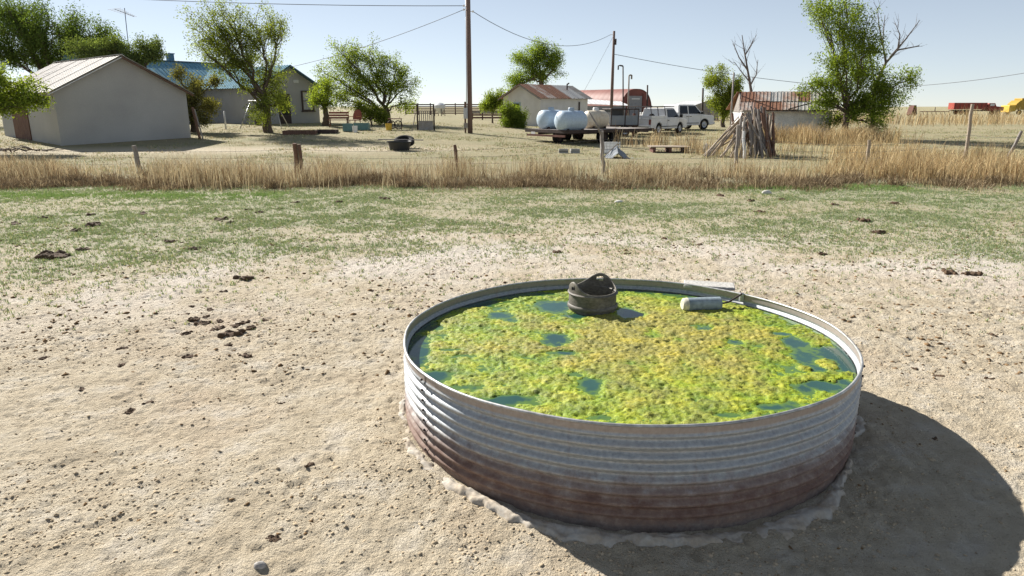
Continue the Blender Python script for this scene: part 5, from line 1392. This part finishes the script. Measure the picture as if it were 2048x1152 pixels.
p = GD(800, 31.4); mb = MB(); mb.box((0, 0, .42), (2.0, .10, .04), (0, .02, .08)); o = mb.build('plank', M['wood_grey']); o.location = tuple(p); tag(o, 'long plank laid across the black trough', 'plank')
# gate frame with short pickets
p = GD(835, 43.5); t = thing('garden_gate', 'tall dark gate frame with short picket panel left of the near pole', 'gate', tuple(p), R_(3))
gw_ = 33 * 43.5 / 1432; hh = P(850, 208, 43.5).z - p.z
for x_ in (0, gw_): mb = MB(); mb.box((x_, 0, hh / 2 - .1), (.09, .09, hh + .2)); mb.build('post', M['dark_steel'], t)
mb = MB(); mb.box((gw_ / 2, 0, hh - .04), (gw_ - .09, .07, .07)); mb.build('top_rail', M['dark_steel'], t)
for k in range(7): mb = MB(); mb.box((.12 + k * (gw_ - .24) / 6, .02, .62), (.05, .03, 1.1)); mb.build('picket', M['wood_grey'], t)
mb = MB(); mb.box((gw_ / 2, -.04, .28), (gw_ - .12, .03, .56)); mb.build('kick_panel', M['tin_grey'], t)
mb = MB(); mb.tube([(-.35, .1, -.1), (-.12, 0, 1.0)], .03, 6); mb.build('brace', M['wood_grey'], t)
# yellow bucket and small spool table
p = GD(777, 43.0); mb = MB(); mb.lathe([(.001, 0), (.17, 0), (.20, .40), (.21, .41), (.19, .41), (.16, .02), (.001, .02)], 24); o = mb.build('bucket', M['yellow'], None, auto=R_(40)); o.location = tuple(p); tag(o, 'bright yellow bucket beside the little wheeled table', 'bucket')
p = GD(790, 43.6); t = thing('wheel_table', 'little dark table made from old wheels, next to the yellow bucket', 'table', tuple(p))
mb = MB(); mb.box((0, 0, .66), (.8, .5, .05)); mb.build('top', M['brown_steel'], t, bevel=.01)
for x_ in (-.22, .2):
    mb = MB(); mb.lathe([(.24 + .03 * math.cos(a_), .03 * math.sin(a_)) for a_ in np.linspace(0, 2 * math.pi, 9)], 24, c=(x_, -.1, .30), mat=Matrix.Rotation(R_(90), 3, 'X'))
    for k in range(6): mb.tube([(x_, -.1, .30), (x_ + .24 * math.cos(k * math.pi / 3), -.1, .30 + .24 * math.sin(k * math.pi / 3))], .015, 5)
    mb.build('wheel', M['dark_steel'], t)
for x_ in (-.36, .36): mb = MB(); mb.box((x_, .1, .32), (.05, .05, .66)); mb.build('leg', M['dark_steel'], t)
# swing set A-frame
sl_ = GD(487, 45.5); t = thing('swing_set', 'white topped A-frame swing set beside the big leaning elm', 'swing set', tuple(sl_), 0)
zt = P(505, 202, 45.5).z - sl_.z; xm_ = (505 - 487) * 45.5 / 1432; xr = (553 - 487) * 45.5 / 1432
for x_, s_ in ((xm_, -1), (xr, 1)):
    for yy_ in (-.8, .8): mb = MB(); mb.tube([(x_ + s_ * .55, yy_, -.05), (x_, 0, zt)], .028, 6); mb.build('leg', M['steel'], t, smooth=True)
mb = MB(); mb.tube([(xm_ - .15, 0, zt), (xr + .15, 0, zt)], .045, 8); mb.build('top_bar', M['white_paint'], t, smooth=True)
for x_ in (xm_ + .6, xm_ + 1.0): mb = MB(); mb.tube([(x_, 0, zt), (x_, 0, .6)], .010, 4); mb.build('chain', M['steel'], t)
mb = MB(); mb.box((xm_ + .8, 0, .58), (.46, .2, .03)); mb.build('seat', M['black_plastic'], t)
# raised beds
def bed(u0, u1, D, h, label, mat, name='raised_bed', wd=1.0):
    a, b = GD(u0, D), GD(u1, D); t = thing(name, label, 'planter', ((a.x + b.x) / 2, D, a.z), R_(3)); L_ = b.x - a.x
    for y_ in (-wd / 2, wd / 2): mb = MB(); mb.box((0, y_, h / 2 - .03), (L_, .05, h)); mb.build('side_board', mat, t)
    for x_ in (-L_ / 2 + .03, L_ / 2 - .03): mb = MB(); mb.box((x_, 0, h / 2 - .03), (.05, wd - .05, h - .01)); mb.build('end_board', mat, t)
    mb = MB(); mb.box((0, 0, h - .10), (L_ - .06, wd - .06, .03)); mb.build('soil', M['dung'], t)
    return t
bed(568, 632, 40.0, .24, 'long dark low planter bed at the foot of the big elm', M['wood_brown'])
bed(630, 672, 40.8, .22, 'shorter dark planter bed right of the long one', M['dark_steel'])
def tub_(u, D, w_, d_, h_, mat, label, name, cat):
    p = GD(u, D); mb = MB(); th = .03
    mb.box((0, 0, .02), (w_, d_, .04)); mb.box((0, -d_ / 2, h_ / 2 + .02), (w_ + th, th, h_)); mb.box((0, d_ / 2, h_ / 2 + .02), (w_ + th, th, h_)); mb.box((-w_ / 2, 0, h_ / 2 + .02), (th, d_ - th, h_ - .006)); mb.box((w_ / 2, 0, h_ / 2 + .02), (th, d_ - th, h_ - .006)); mb.box((0, -d_ / 2 - .01, h_ + .02), (w_ + .08, .03, .04))
    o = mb.build(name, mat, None, bevel=.008); o.location = tuple(p); tag(o, label, cat)
tub_(695, 42.0, .48, .45, .44, M['teal'], 'tall teal crate left of the white pail', 'storage_crate', 'crate')
tub_(723, 43.2, .85, .5, .40, M['teal'], 'long teal crate behind the white pail', 'storage_crate', 'crate')
p = GD(709, 41.3); mb = MB(); mb.lathe([(.001, 0), (.13, 0), (.155, .36), (.165, .37), (.145, .37), (.12, .02), (.001, .02)], 20); o = mb.build('pail', M['white_paint'], None, auto=R_(40)); o.location = tuple(p); tag(o, 'white pail standing between the two teal crates', 'pail')
p = GD(710, 46.0); t = thing('garden_chair', 'faded red shell-backed garden chair under the trees', 'chair', tuple(p), R_(-25))
mb = MB(); mb.box((0, 0, .46), (.55, .55, .05)); mb.build('seat', M['red_faded'], t, bevel=.02)
n_ = 12; vs = []; fs = []
for i in range(2):
    for k in range(n_ + 1):
        a_ = math.pi * k / n_; vs.append((.36 * math.cos(a_), .28 + .12 * math.sin(a_) * i - .03 * i, .50 + .62 * math.sin(a_) ** .6 * i if i else .50))
mb = MB(); mb.add(vs, [(k, k + 1, n_ + 2 + k, n_ + 1 + k) for k in range(n_)])
mb.box((0, .31, .78), (.5, .04, .5)); mb.build('backrest', M['red_faded'], t)
for x_ in (-.24, .24):
    for y_ in (-.24, .24): mb = MB(); mb.tube([(x_, y_, 0), (x_ * .95, y_, .45)], .02, 6); mb.build('leg', M['red_faded'], t)
for x_ in (-.32, .32): mb = MB(); mb.box((x_, -.02, .68), (.07, .5, .04)); mb.build('armrest', M['orange_trim'], t)
def bench_(u, D, label):
    p = GD(u, D); t = thing('garden_bench', label, 'bench', tuple(p), R_(4))
    for k in range(3): mb = MB(); mb.box((0, -.18 + k * .18, .45), (1.3, .15, .04)); mb.build('seat_slat', M['red_faded'], t)
    for k in range(3): mb = MB(); mb.box((0, .27, .58 + k * .16), (1.3, .03, .12)); mb.build('back_slat', M['red_faded'], t)
    for x_ in (-.58, .58):
        for y_ in (-.2, .27): mb = MB(); mb.box((x_, y_, .30), (.06, .06, .68)); mb.build('leg', M['wood_brown'], t)
bench_(677, 46.5, 'faded red wooden garden bench left of the shell-backed chair')
p = GD(515, 48.5); mb = MB(); mb.lathe([(.001, 0), (.16, 0), (.22, .36), (.24, .40), (.22, .40), (.15, .05), (.001, .05)], 20); o = mb.build('plant_pot', M['black_plastic'], None, auto=R_(40)); o.location = tuple(p); tag(o, 'black plant pot against the house wall left of the elm trunk', 'pot')
p = GD(450, 44.0); t = thing('clothes_post', 'short white post standing in the yard right of the drooping cedar', 'post', tuple(p))
mb = MB(); mb.tube([(0, 0, -.2), (0, 0, 1.05)], [.06, .05], 8); mb.build('stem', M['white_old'], t, smooth=True); mb = MB(); mb.lathe([(.055, 1.04), (.055, 1.07), (.001, 1.09)], 8); mb.build('cap', M['steel'], t)
p = GD(392, 36.8); mb = MB(); mb.box((0, 0, .75), (.05, .22, 1.7), (.0, -.12, 0)); o = mb.build('leaning_board', M['wood_brown']); o.location = tuple(p); tag(o, 'brown board leaning by the right corner of the garage', 'board')
p = GD(397, 36.6); mb = MB(); mb.box((0, 0, .72), (.05, .12, 1.6), (.0, -.16, .3)); o = mb.build('leaning_board', M['wood_grey']); o.location = tuple(p); tag(o, 'pale narrow board leaning beside the brown one at the garage corner', 'board')
# brush and boards at the left edge
p = GD(30, 30.0); t = thing('brush_heap', 'heap of dead branches and boards at the left edge below the garage', 'brush', tuple(p))
rr_ = random.Random(9)
for k in range(22):
    a = Vector((rr_.uniform(-1.4, 1.2), rr_.uniform(-.5, .5), rr_.uniform(.03, .12))); b = a + Vector((rr_.uniform(-.9, .9), rr_.uniform(-.3, .3), rr_.uniform(.0, .22)))
    mb = MB(); mb.tube(bez(a, b, (0, 0, rr_.uniform(-.05, .1)), 4), [.03, .027, .022, .018, .012], 6); mb.build('branch', M['bark_dead' if k % 3 else 'bark'], t, smooth=True)

# ================================================================== FAR THINGS
# corral of dark pipe and boards beyond the yard
cor = thing('corral_fence', 'long dark rusty corral fence far beyond the gate frame', 'fence', tuple(GD(905, 105.0)))
o0 = cor.location
x0, x1 = GD(812, 105).x - o0.x, GD(1010, 105).x - o0.x
for k in range(5): mb = MB(); mb.box(((x0 + x1) / 2, 0, .25 + k * .30), (x1 - x0, .05, .17)); mb.build('rail', M['brown_steel'], cor)
for k in range(9): mb = MB(); mb.box((x0 + (x1 - x0) * k / 8, .08, .8), (.14, .12, 1.75)); mb.build('post', M['dark_steel'], cor)
cr2 = thing('corral_fence', 'nearer low corral rail seen behind the near pole', 'fence', tuple(GD(960, 72.0)))
x0, x1 = GD(945, 72).x - cr2.location.x, GD(1005, 72).x - cr2.location.x
for k in range(3): mb = MB(); mb.box(((x0 + x1) / 2, 0, .2 + k * .27), (x1 - x0, .05, .16)); mb.build('rail', M['brown_steel' if k < 2 else 'tin_grey'], cr2)
for k in range(4): mb = MB(); mb.box((x0 + (x1 - x0) * k / 3, .08, .4), (.12, .1, .95)); mb.build('post', M['dark_steel'], cr2)
p = GD(880, 92.0); t = thing('feed_hopper', 'small pale hopper standing in front of the corral', 'hopper', tuple(p))
mb = MB(); mb.lathe([(.15, .3), (.75, 1.0), (.75, 1.35), (.4, 1.6), (.001, 1.7)], 16); mb.build('bin', M['white_old'], t, auto=R_(40))
for k in range(4): a_ = k * math.pi / 2 + .4; mb = MB(); mb.tube([(.7 * math.cos(a_), .7 * math.sin(a_), -.1), (.6 * math.cos(a_), .6 * math.sin(a_), 1.0)], .05, 6); mb.build('leg', M['dark_steel'], t)
cr3 = thing('cattle_panel', 'dark red board pen between the two pickups and the red hut', 'fence', tuple(GD(1322, 90.0)))
for k in range(4): mb = MB(); mb.box((0, 0, .3 + k * .36), (3.4, .06, .30)); mb.build('board', M['brown_steel'], cr3)
for k in range(4): mb = MB(); mb.box((-1.6 + k * 1.07, .08, .8), (.12, .1, 1.8)); mb.build('post', M['dark_steel'], cr3)
# red grain truck
p = GD(1898, 150.0); t = thing('grain_truck', 'red grain truck with tall box bed parked far out on the right', 'truck', tuple(p), R_(-4))
mb = MB(); mb.box((3.3, 0, 1.75), (6.6, 2.3, 1.35)); mb.build('grain_box', M['truck_red'], t, bevel=.03)
for k in range(8): mb = MB(); mb.box((.3 + k * .86, -1.18, 1.75), (.10, .08, 1.36)); mb.build('stake', M['red_dark'], t)
mb = MB(); mb.box((4.6, 0, .85), (9.4, .9, .25)); mb.build('chassis', M['dark_steel'], t)
mb = MB(); mb.prism([(6.8, .8), (10.0, .8), (10.05, 1.55), (8.5, 1.72), (8.2, 2.35), (7.0, 2.35), (6.8, 1.7)], -1.05, 1.05); mb.build('cab', M['truck_red'], t, bevel=.06)
mb = MB(); mb.box((7.65, -1.07, 2.0), (.85, .03, .42)); mb.build('side_window', M['white_old'], t)
for x_ in (1.6, 2.7, 8.9):
    for y_ in (-.95, .95): wheel(t, (x_, y_, .5), .5, .3, 'y', 'red_dark')
# yellow combine
p = GD(2004, 150.0); t = thing('combine_harvester', 'yellow combine harvester at the far right edge of the picture', 'combine', tuple(p), R_(4))
mb = MB(); mb.prism([(1.6, 1.0), (7.0, 1.0), (7.2, 2.2), (6.4, 2.9), (2.4, 2.9), (1.6, 2.2)], -1.3, 1.3); mb.build('body', M['combine_yellow'], t, bevel=.06)
mb = MB(); mb.box((4.6, 0, 3.1), (3.6, 2.2, .5)); mb.build('grain_bin', M['combine_yellow'], t, bevel=.06)
mb = MB(); mb.prism([(.2, .5), (1.7, .7), (1.7, 2.0), (.2, 1.9)], -1.2, 1.2); mb.build('straw_hood', M['yellow'], t, bevel=.05)
mb = MB(); mb.box((7.9, 0, 2.6), (1.4, 1.5, 1.6)); mb.build('cab', M['glass'], t, bevel=.05)
mb = MB(); mb.tube([(3.2, -1.2, 2.8), (7.2, -1.6, 3.3)], .16, 10); mb.build('unloading_auger', M['combine_yellow'], t)
for y_ in (-1.5, 1.5): wheel(t, (6.6, y_, .8), .8, .55, 'y', 'yellow'); wheel(t, (2.2, y_, .5), .5, .35, 'y', 'yellow')
# tillage tools left of the truck
def harrow(u, D, n_, label, seed):
    p = GD(u, D); t = thing('harrow', label, 'implement', tuple(p), R_(6)); r_ = random.Random(seed)
    mb = MB(); mb.bar((0, 0, .7), (n_ * .9, 0, .7), .14, .14); mb.bar((0, 1, .7), (n_ * .9, 1, .7), .14, .14); mb.build('tool_bar', M['brown_steel'], t)
    for k in range(n_ + 1):
        mb = MB(); mb.tube([(k * .9, 0, .7), (k * .9 - .25, -.2, .5), (k * .9, -.3, -.02)], .05, 6); mb.build('shank', M['dark_steel'], t)
    mb = MB(); mb.tube([(n_ * .4, 0, .7), (n_ * .45, .5, 1.5), (n_ * .5, 1, .7)], .06, 6); mb.build('mast', M['dark_steel'], t)
harrow(1845, 140, 6, 'rusty shanked harrow parked left of the red grain truck', 1)
p = GD(1816, 132); t = thing('seed_drill', 'dark reddish folded implement standing at the edge of the tall elm', 'implement', tuple(p), R_(15))
mb = MB(); mb.prism([(0, .2), (1.3, .2), (.9, 1.9), (.4, 1.9)], -.6, .6); mb.build('hopper', M['brown_steel'], t, bevel=.04)
for y_ in (-.7, .7): wheel(t, (.6, y_, .38), .38, .2, 'y', 'dark_steel')
